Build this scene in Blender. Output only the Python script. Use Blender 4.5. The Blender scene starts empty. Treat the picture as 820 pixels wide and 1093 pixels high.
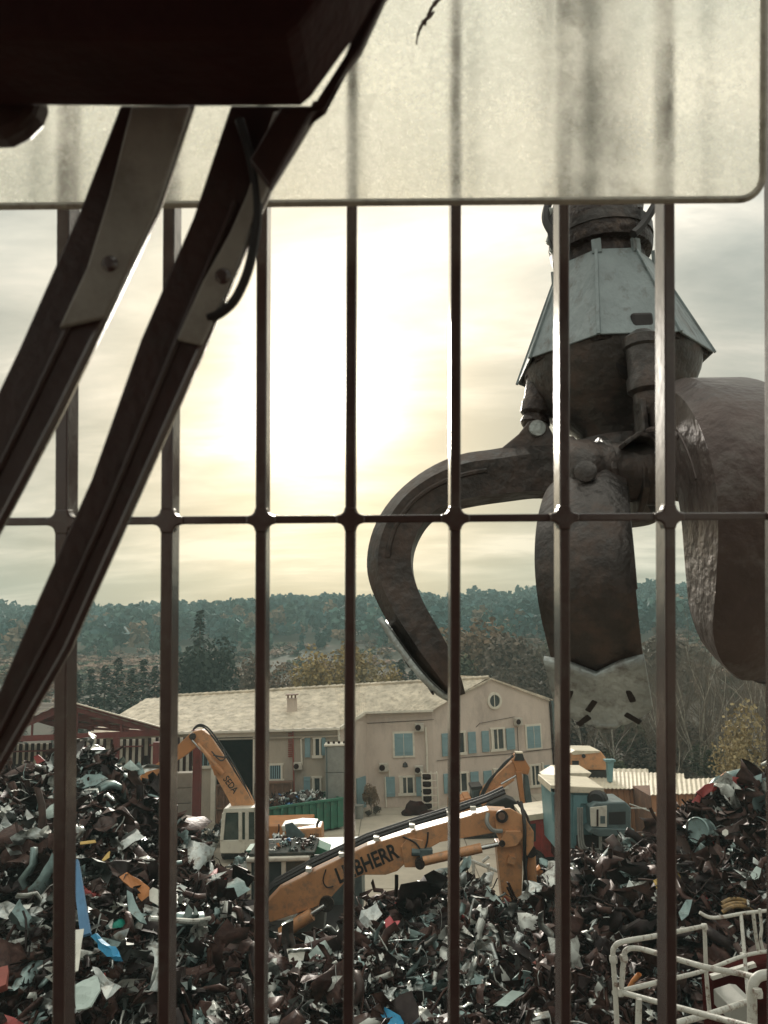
import bpy, bmesh, math, random
import numpy as np
from mathutils import Vector, Matrix, Quaternion, noise as mnoise
random.seed(7); RNG = np.random.default_rng(11)
SC = bpy.context.scene
COL = SC.collection
# ------------------------------------------------------------------ camera
FPX = 790.0; TH = math.radians(10.3); RO = 0.028; W0, H0 = 820.0, 1093.0
CAM = Vector((0, 0, 10.8))
FW = Vector((0, math.cos(TH), math.sin(TH)))
_r0 = Vector((1, 0, 0)); _u0 = Vector((0, -math.sin(TH), math.cos(TH)))
UP = _u0*math.cos(RO) + _r0*math.sin(RO)
RT = _r0*math.cos(RO) - _u0*math.sin(RO)
cd = bpy.data.cameras.new('camera'); co = bpy.data.objects.new('camera', cd); COL.objects.link(co)
m = Matrix((RT, UP, -FW)).transposed().to_4x4(); m.translation = CAM; co.matrix_world = m
cd.sensor_fit = 'VERTICAL'; cd.sensor_height = 36; cd.sensor_width = 27; cd.lens = 36*FPX/H0
cd.clip_start = 0.05; cd.clip_end = 3000
cd.dof.use_dof = True; cd.dof.focus_distance = 14; cd.dof.aperture_fstop = 9
SC.camera = co
SC.cycles.use_denoising = True
SC.cycles.max_bounces = 7; SC.cycles.transparent_max_bounces = 16; SC.cycles.volume_bounces = 1
SC.view_settings.view_transform = 'Standard'; SC.view_settings.look = 'None'; SC.view_settings.gamma = 1
SC.view_settings.exposure = 0.58

def ray(px, py): return FW + RT*((px-410)/FPX) + UP*((H0/2-py)/FPX)
def P(px, py, Y): d = ray(px, py); return CAM + d*(Y/d.y)
def G(px, py, z=0.0): d = ray(px, py); return CAM + d*((z-CAM.z)/d.z)
def K(px, py, depth): return CAM + ray(px, py)*depth          # cab frame: depth along the view axis
# ------------------------------------------------------------------ sky and sun
SUND = ray(340, 415).normalized()
S_EL = math.asin(SUND.z); S_AZ = math.atan2(SUND.x, SUND.y)
w = bpy.data.worlds.new('World'); SC.world = w; w.use_nodes = True
nt = w.node_tree; N = nt.nodes; L = nt.links; N.clear()
def nd(t, **kw):
    n = N.new(t)
    for k, v in kw.items(): setattr(n, k, v)
    return n
def mth(op, a, b=None, clamp=False):
    n = nd('ShaderNodeMath', operation=op, use_clamp=clamp)
    for i, v in enumerate((a, b)):
        if v is None: continue
        if isinstance(v, (int, float)): n.inputs[i].default_value = v
        else: L.new(v, n.inputs[i])
    return n.outputs[0]
def vmth(op, a, b):
    n = nd('ShaderNodeVectorMath', operation=op)
    for i, v in enumerate((a, b)):
        if isinstance(v, (tuple, Vector)): n.inputs[i].default_value = v
        else: L.new(v, n.inputs[i])
    return n
def mixc(f, a, b, mode='MIX'):
    n = nd('ShaderNodeMix', data_type='RGBA', blend_type=mode)
    for i, v in ((0, f), (6, a), (7, b)):
        if isinstance(v, (int, float)): n.inputs[i].default_value = v
        elif isinstance(v, tuple): n.inputs[i].default_value = (*v, 1)
        else: L.new(v, n.inputs[i])
    return n.outputs[2]
def ramp(fac, stops):
    n = nd('ShaderNodeValToRGB'); e = n.color_ramp.elements
    while len(e) < len(stops): e.new(0.5)
    for s, (p, c) in zip(e, stops): s.position = p; s.color = (*c, 1) if isinstance(c, tuple) else (c, c, c, 1)
    L.new(fac, n.inputs[0]); return n.outputs[0]
sky = nd('ShaderNodeTexSky', sky_type='NISHITA', sun_disc=False, sun_elevation=S_EL, sun_rotation=S_AZ)
sky.air_density = 1.2; sky.dust_density = 4
tc = nd('ShaderNodeTexCoord').outputs['Generated']
dirn = vmth('NORMALIZE', tc, (0, 0, 0)).outputs[0]
sep = nd('ShaderNodeSeparateXYZ'); L.new(dirn, sep.inputs[0])
zz = mth('ADD', mth('MAXIMUM', sep.outputs[2], 0.0), 0.16)
cmb = nd('ShaderNodeCombineXYZ')
L.new(mth('DIVIDE', sep.outputs[0], zz), cmb.inputs[0]); L.new(mth('DIVIDE', sep.outputs[1], zz), cmb.inputs[1])
def wnoise(scale, det, off, rough=0.55, dist=0.0, sx=1.0):
    mp = nd('ShaderNodeMapping'); L.new(cmb.outputs[0], mp.inputs[0]); mp.inputs['Location'].default_value = (off, off*1.7, off*.3)
    mp.inputs['Scale'].default_value = (sx, 1, 1)
    n = nd('ShaderNodeTexNoise'); L.new(mp.outputs[0], n.inputs['Vector'])
    n.inputs['Scale'].default_value = scale; n.inputs['Detail'].default_value = det; n.inputs['Roughness'].default_value = rough
    n.inputs['Distortion'].default_value = dist
    return n.outputs[0]
c1 = wnoise(1.1, 8, 3.1, 0.55, 0.4, 0.55); c2 = wnoise(3.0, 8, 7.7, 0.6, 0.3, 0.4)
cl = mth('ADD', mth('MULTIPLY', mth('SUBTRACT', mth('ADD', mth('MULTIPLY', c1, 0.55), mth('MULTIPLY', c2, 0.45)), 0.5), 2.7), 0.5)
# cloud brightness: grey bellies to cream lit gaps (radiance, before the 0.1 background strength)
cloud = ramp(cl, [(0.30, (1.8, 1.88, 1.7)), (0.46, (2.65, 2.65, 2.32)), (0.60, (3.75, 3.55, 3.05)), (0.74, (5.4, 5.0, 4.25))])
skyc = mixc(1.0, sky.outputs[0], (1.0, 0.97, 0.86), 'MULTIPLY')
base = mixc(0.9, skyc, cloud)
# an overcast dome: brighter towards the zenith
el = nd('ShaderNodeMapRange', interpolation_type='SMOOTHSTEP'); L.new(sep.outputs[2], el.inputs[0])
el.inputs[1].default_value = 0.25; el.inputs[2].default_value = 0.95; el.inputs[3].default_value = 1.0; el.inputs[4].default_value = 3.2
dom = vmth('SCALE', base, (0, 0, 0)); L.new(el.outputs[0], dom.inputs[3])
# sun behind thin cloud: wide aureole
dt = vmth('DOT_PRODUCT', dirn, tuple(SUND)).outputs[1]
ang = mth('ARCCOSINE', mth('MINIMUM', dt, 0.99999))
cm = mth('MULTIPLY', mth('POWER', mth('MULTIPLY', cl, 2.0), 2.2), 0.95)
g1 = mth('MULTIPLY', mth('EXPONENT', mth('MULTIPLY', mth('POWER', mth('DIVIDE', ang, 0.125), 2), -1)), cm)
g2 = mth('EXPONENT', mth('MULTIPLY', mth('POWER', mth('DIVIDE', ang, 0.07), 2), -1))
ga = vmth('SCALE', (3.5, 3.3, 2.95), (0, 0, 0)); L.new(g1, ga.inputs[3])
gb = vmth('SCALE', (26, 25, 22), (0, 0, 0)); L.new(g2, gb.inputs[3])
tot = vmth('ADD', vmth('ADD', dom.outputs[0], ga.outputs[0]).outputs[0], gb.outputs[0]).outputs[0]
bg = nd('ShaderNodeBackground'); L.new(tot, bg.inputs[0]); bg.inputs[1].default_value = 0.1
ow = nd('ShaderNodeOutputWorld'); L.new(bg.outputs[0], ow.inputs[0])
sl = bpy.data.lights.new('sun', 'SUN'); sl.energy = 1.5; sl.angle = math.radians(10); sl.color = (1, 0.94, 0.84)
so = bpy.data.objects.new('sun', sl); COL.objects.link(so); so.rotation_mode = 'QUATERNION'
so.rotation_quaternion = SUND.to_track_quat('Z', 'Y'); so.location = (0, 0, 50)

# ------------------------------------------------------------------ materials
def mat(name, col, rough=0.6, metal=0.0, col2=None, scale=3.0, bump=0.0, bscale=None, thr=(0.45, 0.62), stretch=(1, 1, 1), var=0.18, spec=0.5, coat=0.0, rough2=None, detail=6):
    """Base colour broken up by noise; col2 (rust, dirt, moss) comes in patches of its own shape."""
    M = bpy.data.materials.new(name); M.use_nodes = True
    t = M.node_tree; n = t.nodes; l = t.links
    b = n['Principled BSDF']; b.inputs['Roughness'].default_value = rough; b.inputs['Metallic'].default_value = metal
    b.inputs['Specular IOR Level'].default_value = spec
    if coat: b.inputs['Coat Weight'].default_value = coat; b.inputs['Coat Roughness'].default_value = 0.25
    tcn = n.new('ShaderNodeTexCoord'); mp = n.new('ShaderNodeMapping'); l.new(tcn.outputs['Object'], mp.inputs[0]); mp.inputs['Scale'].default_value = stretch
    nz = n.new('ShaderNodeTexNoise'); l.new(mp.outputs[0], nz.inputs['Vector']); nz.inputs['Scale'].default_value = scale; nz.inputs['Detail'].default_value = detail; nz.inputs['Roughness'].default_value = 0.65
    r1 = n.new('ShaderNodeValToRGB'); e = r1.color_ramp.elements
    e[0].position = 0.3; e[1].position = 0.7
    e[0].color = (*[c*(1-var) for c in col], 1); e[1].color = (*[min(1, c*(1+var)) for c in col], 1)
    l.new(nz.outputs[0], r1.inputs[0]); out = r1.outputs[0]
    if col2 is not None:
        n2 = n.new('ShaderNodeTexNoise'); l.new(mp.outputs[0], n2.inputs['Vector']); n2.inputs['Scale'].default_value = scale*1.7; n2.inputs['Detail'].default_value = 9; n2.inputs['Roughness'].default_value = 0.7
        mr = n.new('ShaderNodeMapRange'); mr.inputs[1].default_value = thr[0]; mr.inputs[2].default_value = thr[1]; l.new(n2.outputs[0], mr.inputs[0])
        mx = n.new('ShaderNodeMix'); mx.data_type = 'RGBA'; l.new(mr.outputs[0], mx.inputs[0]); l.new(out, mx.inputs[6]); mx.inputs[7].default_value = (*col2, 1)
        out = mx.outputs[2]
        if rough2 is not None:
            m2 = n.new('ShaderNodeMix'); m2.data_type = 'FLOAT'; l.new(mr.outputs[0], m2.inputs[0]); m2.inputs[2].default_value = rough; m2.inputs[3].default_value = rough2; l.new(m2.outputs[0], b.inputs['Roughness'])
    l.new(out, b.inputs['Base Color'])
    if bump:
        nb = n.new('ShaderNodeTexNoise'); l.new(mp.outputs[0], nb.inputs['Vector']); nb.inputs['Scale'].default_value = bscale or scale*4; nb.inputs['Detail'].default_value = 5
        bp = n.new('ShaderNodeBump'); bp.inputs['Strength'].default_value = bump; bp.inputs['Distance'].default_value = 0.05; l.new(nb.outputs[0], bp.inputs['Height']); l.new(bp.outputs[0], b.inputs['Normal'])
    return M
def glassmat(name, col=(0.05, 0.06, 0.06), rough=0.06):
    return mat(name, col, rough, 0, var=0.3, scale=1.3, spec=0.7)
M = {}
M['cab_paint'] = mat('cab_paint', (0.085, 0.053, 0.047), 0.2, 0, (0.11, 0.085, 0.075), 9, 0.03, 60, (0.52, 0.7), spec=0.8, coat=.35)
M['wiper_black'] = mat('wiper_black', (0.045, 0.018, 0.014), 0.42, 0, (0.05, 0.035, 0.03), 14, 0.06, 90, (0.55, 0.75))
M['veil_grey'] = mat('veil_grey', (0.34, 0.31, 0.27), 0.45, 0, (0.22, 0.19, 0.16), 12, 0.05, 60, (0.48, 0.72), var=.2)  # pale windscreen reflection over the upper wiper arms, put into a colour
M['lining'] = mat('lining', (0.03, 0.006, 0.005), 0.75, 0, var=0.2, scale=20, bump=0.1, spec=0.2)
M['tine'] = mat('tine', (0.070, 0.062, 0.058), 0.38, 0.6, (0.13, 0.095, 0.08), 3.2, 0.35, 14, (0.46, 0.66), (1, 1, 1), 0.35, rough2=0.65)
M['tine_red'] = mat('tine_red', (0.085, 0.062, 0.056), 0.40, 0.45, (0.16, 0.14, 0.13), 2.4, 0.35, 14, (0.5, 0.68), (1, 1, 1), 0.35, rough2=0.6)
M['worn_steel'] = mat('worn_steel', (0.42, 0.45, 0.43), 0.42, 0.35, (0.20, 0.19, 0.175), 6, 0.4, 22, (0.5, 0.68), var=0.3, rough2=0.6)
M['shroud'] = mat('shroud', (0.225, 0.265, 0.27), 0.5, 0.0, (0.09, 0.08, 0.07), 4.5, 0.3, 20, (0.53, 0.68), (1, 1, .5), 0.2)
M['greasy'] = mat('greasy', (0.03, 0.019, 0.016), 0.4, 0.3, (0.10, 0.07, 0.055), 9, 0.4, 30, (0.5, 0.66), var=0.4)
M['rod'] = mat('rod', (0.5, 0.5, 0.48), 0.2, 0.9, var=0.1)
M['rubber'] = mat('rubber', (0.018, 0.013, 0.012), 0.5, 0, var=0.3, bump=0.1)
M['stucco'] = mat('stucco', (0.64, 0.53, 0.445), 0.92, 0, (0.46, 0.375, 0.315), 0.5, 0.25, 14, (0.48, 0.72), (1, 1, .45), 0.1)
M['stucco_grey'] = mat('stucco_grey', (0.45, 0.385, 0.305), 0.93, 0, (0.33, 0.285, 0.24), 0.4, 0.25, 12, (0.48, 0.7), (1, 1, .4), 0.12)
M['white_trim'] = mat('white_trim', (0.72, 0.66, 0.55), 0.6, 0, (0.5, 0.45, 0.37), 2, 0, None, (0.55, 0.75), var=0.08)
M['shutter'] = mat('shutter', (0.22, 0.335, 0.36), 0.6, 0, (0.28, 0.36, 0.375), 1.5, 0.1, None, (0.5, 0.8), var=0.12)
M['pane'] = glassmat('pane')
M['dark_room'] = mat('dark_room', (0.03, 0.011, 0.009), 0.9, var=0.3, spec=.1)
M['pipe_red'] = mat('pipe_red', (0.28, 0.075, 0.055), 0.6, var=0.2)
M['ac_white'] = mat('ac_white', (0.55, 0.5, 0.42), 0.5, 0, (0.4, 0.35, 0.28), 4, thr=(0.5, .7))
M['red_steel'] = mat('red_steel', (0.16, 0.035, 0.03), 0.55, 0, (0.08, 0.03, 0.025), 1.5, 0.1, None, (0.5, 0.7))
M['shed_roof'] = mat('shed_roof', (0.20, 0.17, 0.145), 0.7, 0, (0.30, 0.27, 0.23), 1.0, 0.1, None, (0.5, 0.7))
M['concrete'] = mat('concrete', (0.33, 0.29, 0.245), 0.9, 0, (0.22, 0.19, 0.16), 0.6, 0.2, 9, (0.45, 0.7), var=0.15)
M['orange'] = mat('orange', (0.57, 0.275, 0.125), 0.45, 0, (0.30, 0.18, 0.11), 2.2, 0.06, 12, (0.50, 0.68), var=0.12, coat=0.15)
M['orange_deep'] = mat('orange_deep', (0.46, 0.19, 0.065), 0.5, 0, (0.30, 0.14, 0.07), 1.2, 0.1, 12, (0.5, 0.72), var=0.15)
M['cab_white'] = mat('cab_white', (0.62, 0.58, 0.49), 0.4, 0, (0.42, 0.37, 0.30), 1.5, 0.05, None, (0.52, 0.72), var=0.08)
M['skip_green'] = mat('skip_green', (0.045, 0.17, 0.11), 0.55, 0, (0.10, 0.11, 0.075), 1.4, 0.15, None, (0.53, 0.7), var=0.2)
M['rust'] = mat('rust', (0.20, 0.105, 0.065), 0.8, 0, (0.12, 0.07, 0.05), 1.6, 0.25, None, (0.45, 0.65), var=0.25)
M['tank_grey'] = mat('tank_grey', (0.30, 0.30, 0.27), 0.6, 0.2, (0.22, 0.215, 0.195), 0.9, 0.15, None, (0.45, 0.68), var=0.15)
M['teal'] = mat('teal', (0.15, 0.28, 0.295), 0.5, 0, (0.11, 0.18, 0.18), 1.3, 0.1, None, (0.55, 0.72), var=0.15)
M['generator'] = mat('generator', (0.10, 0.135, 0.135), 0.5, 0.1, (0.06, 0.07, 0.07), 1.5, 0.1, None, (0.5, 0.7))
M['truck_red'] = mat('truck_red', (0.34, 0.045, 0.035), 0.5, 0, (0.16, 0.04, 0.032), 1.2, 0.1, None, (0.52, 0.7), var=0.15)
M['corrugated'] = mat('corrugated', (0.66, 0.58, 0.44), 0.55, 0.1, (0.46, 0.38, 0.29), 0.8, 0.08, None, (0.5, 0.72), var=0.12)
M['wood'] = mat('wood', (0.40, 0.19, 0.095), 0.75, 0, (0.24, 0.12, 0.07), 1.2, 0.2, None, (0.45, 0.7), (3, 3, .4), 0.25)
M['rail'] = mat('rail', (0.50, 0.49, 0.44), 0.45, 0, (0.19, 0.13, 0.10), 11, 0.15, 40, (0.53, 0.64), var=0.12)
M['housing_red'] = mat('housing_red', (0.045, 0.012, 0.011), 0.8, 0, (0.025, 0.009, 0.008), 2, 0.1, spec=.0)
M['tyre'] = mat('tyre', (0.03, 0.024, 0.022), 0.8, 0, (0.10, 0.085, 0.07), 3, 0.2, None, (0.5, 0.7))
M['hose_brown'] = mat('hose_brown', (.28, .17, .06), .5, 0, (.12, .08, .04), 6, .1)
M['bark'] = mat('bark', (0.17, 0.135, 0.105), 0.9, 0, (0.09, 0.07, 0.055), 3, 0.3, None, (0.45, 0.65))
M['pale_bark'] = mat('pale_bark', (0.40, 0.36, 0.30), 0.9, 0, (0.16, 0.135, 0.11), 3, 0.3, None, (0.45, 0.65))
def leaf(name, c, c2, scale=1.2): return mat(name, c, 0.75, 0, c2, scale, 0, None, (0.42, 0.6), var=0.35, spec=0.25)
M['twig'] = leaf('twig', (0.135, 0.10, 0.075), (0.21, 0.165, 0.125))
M['twig_dark'] = leaf('twig_dark', (0.075, 0.06, 0.048), (0.12, 0.095, 0.07))
M['needle'] = leaf('needle', (0.028, 0.042, 0.032), (0.045, 0.062, 0.045))
M['pine'] = leaf('pine', (0.034, 0.092, 0.092), (0.052, 0.115, 0.112), 0.08)  # pine green pushed to teal: part of the distance haze is in the colour
M['autumn'] = leaf('autumn', (0.30, 0.21, 0.085), (0.40, 0.30, 0.13))
M['yellow_leaf'] = leaf('yellow_leaf', (0.27, 0.205, 0.105), (0.38, 0.30, 0.16))
M['russet'] = leaf('russet', (0.20, 0.13, 0.085), (0.26, 0.185, 0.115))
M['olive'] = leaf('olive', (0.075, 0.085, 0.05), (0.11, 0.115, 0.065))
# scrap
SCRAP = [mat('scrap_rust', (0.032, 0.013, 0.010), 0.42, 0.25, (0.07, 0.034, 0.025), 2.5, 0.3, None, var=0.4, spec=.18),
         mat('scrap_black', (0.012, 0.005, 0.0045), 0.38, 0.1, (0.025, 0.015, 0.013), 2.5, 0.2, None, var=0.4, spec=.2),
         mat('scrap_brown', (0.058, 0.029, 0.022), 0.5, 0.1, (0.045, 0.025, 0.02), 2.5, 0.2, None, var=0.4),
         mat('scrap_steel', (0.42, 0.44, 0.42), 0.28, 0.85, (0.17, 0.13, 0.10), 2.5, 0.3, None, (0.5, 0.68), var=0.3),
         mat('scrap_pale', (0.60, 0.61, 0.56), 0.35, 0.2, (0.16, 0.13, 0.11), 2.6, 0.2, None, (0.50, 0.66), var=0.2),
         mat('scrap_teal', (0.20, 0.27, 0.26), 0.35, 0.45, (0.08, 0.07, 0.06), 2.2, 0.2, None, (0.52, 0.7), var=0.3),
         mat('scrap_red', (0.30, 0.04, 0.035), 0.5, 0.0, (0.12, 0.035, 0.03), 2.2, 0.15, None, (0.52, 0.7), var=0.2),
         mat('scrap_orange', (0.52, 0.20, 0.06), 0.5, 0.0, (0.3, 0.12, 0.05), 2.2, 0.15, None, (0.55, 0.7), var=0.2),
         mat('scrap_blue', (0.06, 0.17, 0.36), 0.45, 0.0, (0.05, 0.09, 0.16), 2.2, 0.15, None, (0.55, 0.72), var=0.2)]
RU, BK, BR, ST, PA, TE, RE, OR, BL = range(9)

# ------------------------------------------------------------------ mesh helpers
class MB:
    def __init__(s): s.v = []; s.f = []; s.m = []
    def add(s, vs, fs, mi=0):
        o = len(s.v); s.v += [tuple(v) for v in vs]; s.f += [tuple(i+o for i in f) for f in fs]; s.m += [mi]*len(fs); return s
    def hexa(s, c8, mi=0):        # bottom four then top four, same order
        return s.add(c8, [(3, 2, 1, 0), (4, 5, 6, 7), (0, 1, 5, 4), (1, 2, 6, 5), (2, 3, 7, 6), (3, 0, 4, 7)], mi)
    def box(s, c, sz, ax=None, mi=0):
        c = Vector(c); X, Y, Z = ax or (Vector((1, 0, 0)), Vector((0, 1, 0)), Vector((0, 0, 1))); a, b, d = sz[0]/2, sz[1]/2, sz[2]/2
        return s.hexa([c+X*i*a+Y*j*b+Z*k*d for k in (-1, 1) for i, j in ((-1, -1), (1, -1), (1, 1), (-1, 1))], mi)
    def beam(s, p, q, w, h, up=Vector((0, 0, 1)), mi=0):
        p, q = Vector(p), Vector(q); d = (q-p); ln = d.length; d.normalize(); sd = d.cross(up)
        if sd.length < 1e-4: sd = d.cross(Vector((1, 0, 0)))
        sd.normalize(); u = sd.cross(d)
        return s.box((p+q)/2, (ln, w, h), (d, sd, u), mi)
    def tube(s, pts, r, n=8, mi=0, caps=True):
        pts = [Vector(p) for p in pts]; k = len(pts); rs = r if isinstance(r, (list, tuple)) else [r]*k
        o = len(s.v); pr = None
        for i, p in enumerate(pts):
            d = (pts[min(i+1, k-1)]-pts[max(i-1, 0)]).normalized()
            if pr is None: a = d.orthogonal().normalized()
            else: a = (pr - d*pr.dot(d)).normalized()
            pr = a; b = d.cross(a)
            for j in range(n):
                t = 2*math.pi*j/n; s.v.append(tuple(p+(a*math.cos(t)+b*math.sin(t))*rs[i]))
        for i in range(k-1):
            for j in range(n):
                s.f.append((o+i*n+j, o+i*n+(j+1) % n, o+(i+1)*n+(j+1) % n, o+(i+1)*n+j)); s.m.append(mi)
        if caps:
            s.f.append(tuple(o+j for j in range(n))[::-1]); s.f.append(tuple(o+(k-1)*n+j for j in range(n))); s.m += [mi, mi]
        return s
    def lathe(s, prof, org, axis=Vector((0, 0, 1)), n=24, mi=0, ref=None):
        org = Vector(org); axis = axis.normalized(); a = (ref - axis*ref.dot(axis)).normalized() if ref is not None else axis.orthogonal().normalized(); b = axis.cross(a); o = len(s.v); k = len(prof)
        for r, z in prof:
            for j in range(n):
                t = 2*math.pi*(j+.5)/n; s.v.append(tuple(org+axis*z+(a*math.cos(t)+b*math.sin(t))*r))
        for i in range(k-1):
            for j in range(n): s.f.append((o+i*n+j, o+i*n+(j+1) % n, o+(i+1)*n+(j+1) % n, o+(i+1)*n+j)); s.m.append(mi)
        s.f.append(tuple(o+j for j in range(n))[::-1]); s.f.append(tuple(o+(k-1)*n+j for j in range(n))); s.m += [mi, mi]
        return s
    def prism(s, poly, dv, mi=0):  # poly: 3D points, extruded along dv
        n = len(poly); dv = Vector(dv); vs = [Vector(p) for p in poly]+[Vector(p)+dv for p in poly]
        fs = [tuple(range(n)), tuple(range(2*n-1, n-1, -1))]+[((i+1) % n, i, n+i, n+(i+1) % n) for i in range(n)]
        return s.add(vs, fs, mi)
    def build(s, name, mats, parent=None, smooth=False, bevel=0.0, loc=None):
        me = bpy.data.meshes.new(name); base = parent_base(parent) if loc is None else Vector(loc)
        me.from_pydata([(x-base.x, y-base.y, z-base.z) for x, y, z in s.v], [], s.f)
        for mm in (mats if isinstance(mats, (list, tuple)) else [mats]): me.materials.append(mm)
        me.polygons.foreach_set('material_index', s.m)
        bm = bmesh.new(); bm.from_mesh(me); bmesh.ops.recalc_face_normals(bm, faces=bm.faces); bm.to_mesh(me); bm.free()
        if smooth:
            me.polygons.foreach_set('use_smooth', [True]*len(me.polygons))
            try: me.set_sharp_from_angle(angle=math.radians(38))
            except Exception: pass
        o = bpy.data.objects.new(name, me); COL.objects.link(o)
        if parent is not None: o.parent = parent
        else: o.location = base
        if bevel:
            b = o.modifiers.new('bevel', 'BEVEL'); b.width = bevel; b.segments = 2; b.limit_method = 'ANGLE'; b.angle_limit = math.radians(40)
        return o
def parent_base(p):
    b = Vector((0, 0, 0))
    while p is not None: b += p.location; p = p.parent
    return b
def tag(o, label=None, cat=None, group=None, kind=None):
    if label: o['label'] = label
    if cat: o['category'] = cat
    if group: o['group'] = group
    if kind: o['kind'] = kind
    return o
def empty(name, loc, label, cat, group=None):
    o = bpy.data.objects.new(name, None); COL.objects.link(o); o.location = loc; o.empty_display_size = 0.1
    return tag(o, label, cat, group)
def copy_tree(o, parent=None):
    c = o.copy(); COL.objects.link(c); c.parent = parent
    for ch in list(o.children): copy_tree(ch, c)
    return c
def rawmesh(name, V, F, mi, mats):   # fast path: V (n,3), F (k,4) quads
    me = bpy.data.meshes.new(name); V = np.asarray(V, np.float32); F = np.asarray(F, np.int32)
    me.vertices.add(len(V)); me.vertices.foreach_set('co', V.ravel())
    k, q = F.shape; me.loops.add(k*q); me.loops.foreach_set('vertex_index', F.ravel())
    me.polygons.add(k); me.polygons.foreach_set('loop_start', np.arange(0, k*q, q, dtype=np.int32)); 
    for mm in mats: me.materials.append(mm)
    if mi is not None: me.polygons.foreach_set('material_index', np.asarray(mi, np.int32))
    me.update(calc_edges=True); me.validate(); return me
def link(name, me, parent=None, loc=(0, 0, 0)):
    o = bpy.data.objects.new(name, me); COL.objects.link(o); o.parent = parent; o.location = loc; return o
def poly(pts, Y): return [P(x, y, Y) for x, y in pts]

# ------------------------------------------------------------------ ground and hills
def terr(x, y):
    ys = [-80, 84, 150, 225, 300, 400, 480, 760]; zs = [0, 0, 4.0, 10.5, 18.5, 27.5, 30, 30]
    z = float(np.interp(y, ys, zs))
    if y > 84:
        k = min(1, (y-84)/120)
        z += k*(2.2*mnoise.noise(Vector((x*.012, y*.012, 1.3)))+3.4*mnoise.noise(Vector((x*.0045, y*.006, 4.1))))
        z += k*2.2*max(0.0, min(1, (x+40)/160))*min(1, max(0, (y-300)/90))
    return z
def make_ground():
    xs = np.concatenate([np.arange(-560, -60, 20), np.arange(-60, 61, 4), np.arange(80, 561, 20)]); ys = np.concatenate([np.arange(-60, 80, 6), np.arange(80, 300, 7), np.arange(300, 721, 20)])
    V = [(x, y, terr(x, y)) for y in ys for x in xs]; nx = len(xs)
    F = [(j*nx+i, j*nx+i+1, (j+1)*nx+i+1, (j+1)*nx+i) for j in range(len(ys)-1) for i in range(nx-1)]
    g = mat('ground', (0.24, 0.205, 0.165), 0.95, 0, (0.17, 0.145, 0.115), 0.09, 0.3, 1.5, (0.42, 0.66), var=0.15)
    me = rawmesh('ground', V, F, None, [g]); me.polygons.foreach_set('use_smooth', [True]*len(F))
    # field soil and dry grass beyond the yard
    fm = mat('field', (0.085, 0.065, 0.045), 0.95, 0, (0.06, 0.058, 0.038), 0.05, 0.4, 0.8, (0.42, 0.6), var=0.25); me.materials.append(fm)
    me.polygons.foreach_set('material_index', [1 if V[f[0]][1] > 76 else 0 for f in F])
    tag(link('ground', me), kind='structure')
    y = MB(); ym = mat('yard_concrete', (0.47, 0.405, 0.315), 0.85, 0, (0.33, 0.28, 0.22), 0.16, 0.15, 3, (0.44, 0.68), var=0.12)
    jx = [-26, -20, -14, -8, -2, 4, 10, 16, 24]; jy = [24, 30, 36, 41, 46, 51, 58]
    yo = bpy.data.objects.new('yard_paving', None); COL.objects.link(yo); tag(yo, kind='structure')
    for i in range(len(jx)-1):
        for j in range(len(jy)-1):
            s = MB(); s.box(((jx[i]+jx[i+1])/2, (jy[j]+jy[j+1])/2, 0.0), (jx[i+1]-jx[i]-.05, jy[j+1]-jy[j]-.05, 0.04+.006*random.random()))
            s.build('concrete_slab', ym, yo)
make_ground()

def leaf_cloud(n, r, size, seed, flat=0.85, shell=0.55, lumps=7, bias=0.0):
    """n leaf-clump quads spread through lumpy ellipsoid volume of radii r."""
    g = np.random.default_rng(seed); cs = g.normal(size=(lumps, 3)); cs /= np.linalg.norm(cs, axis=1)[:, None]; cs *= g.uniform(.25, .62, (lumps, 1)); rad = g.uniform(.32, .52, lumps)
    k = g.integers(0, lumps, n); d = g.normal(size=(n, 3)); d /= np.linalg.norm(d, axis=1)[:, None]; u = g.uniform(shell**3, 1, n)**(1/3)
    c = (cs[k]+d*(rad[k]*u)[:, None])*np.asarray(r)
    a = g.normal(size=(n, 3)); a /= np.linalg.norm(a, axis=1)[:, None]; b = np.cross(a, g.normal(size=(n, 3))); b /= np.linalg.norm(b, axis=1)[:, None]
    sz = size*g.uniform(.6, 1.4, (n, 1)); a = a*sz; b = b*sz*flat
    V = np.stack([c-a-b*.6, c+a*.9-b, c+a+b*.7, c-a*.8+b], 1).reshape(-1, 3)
    return V, np.arange(4*n).reshape(n, 4)

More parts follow.
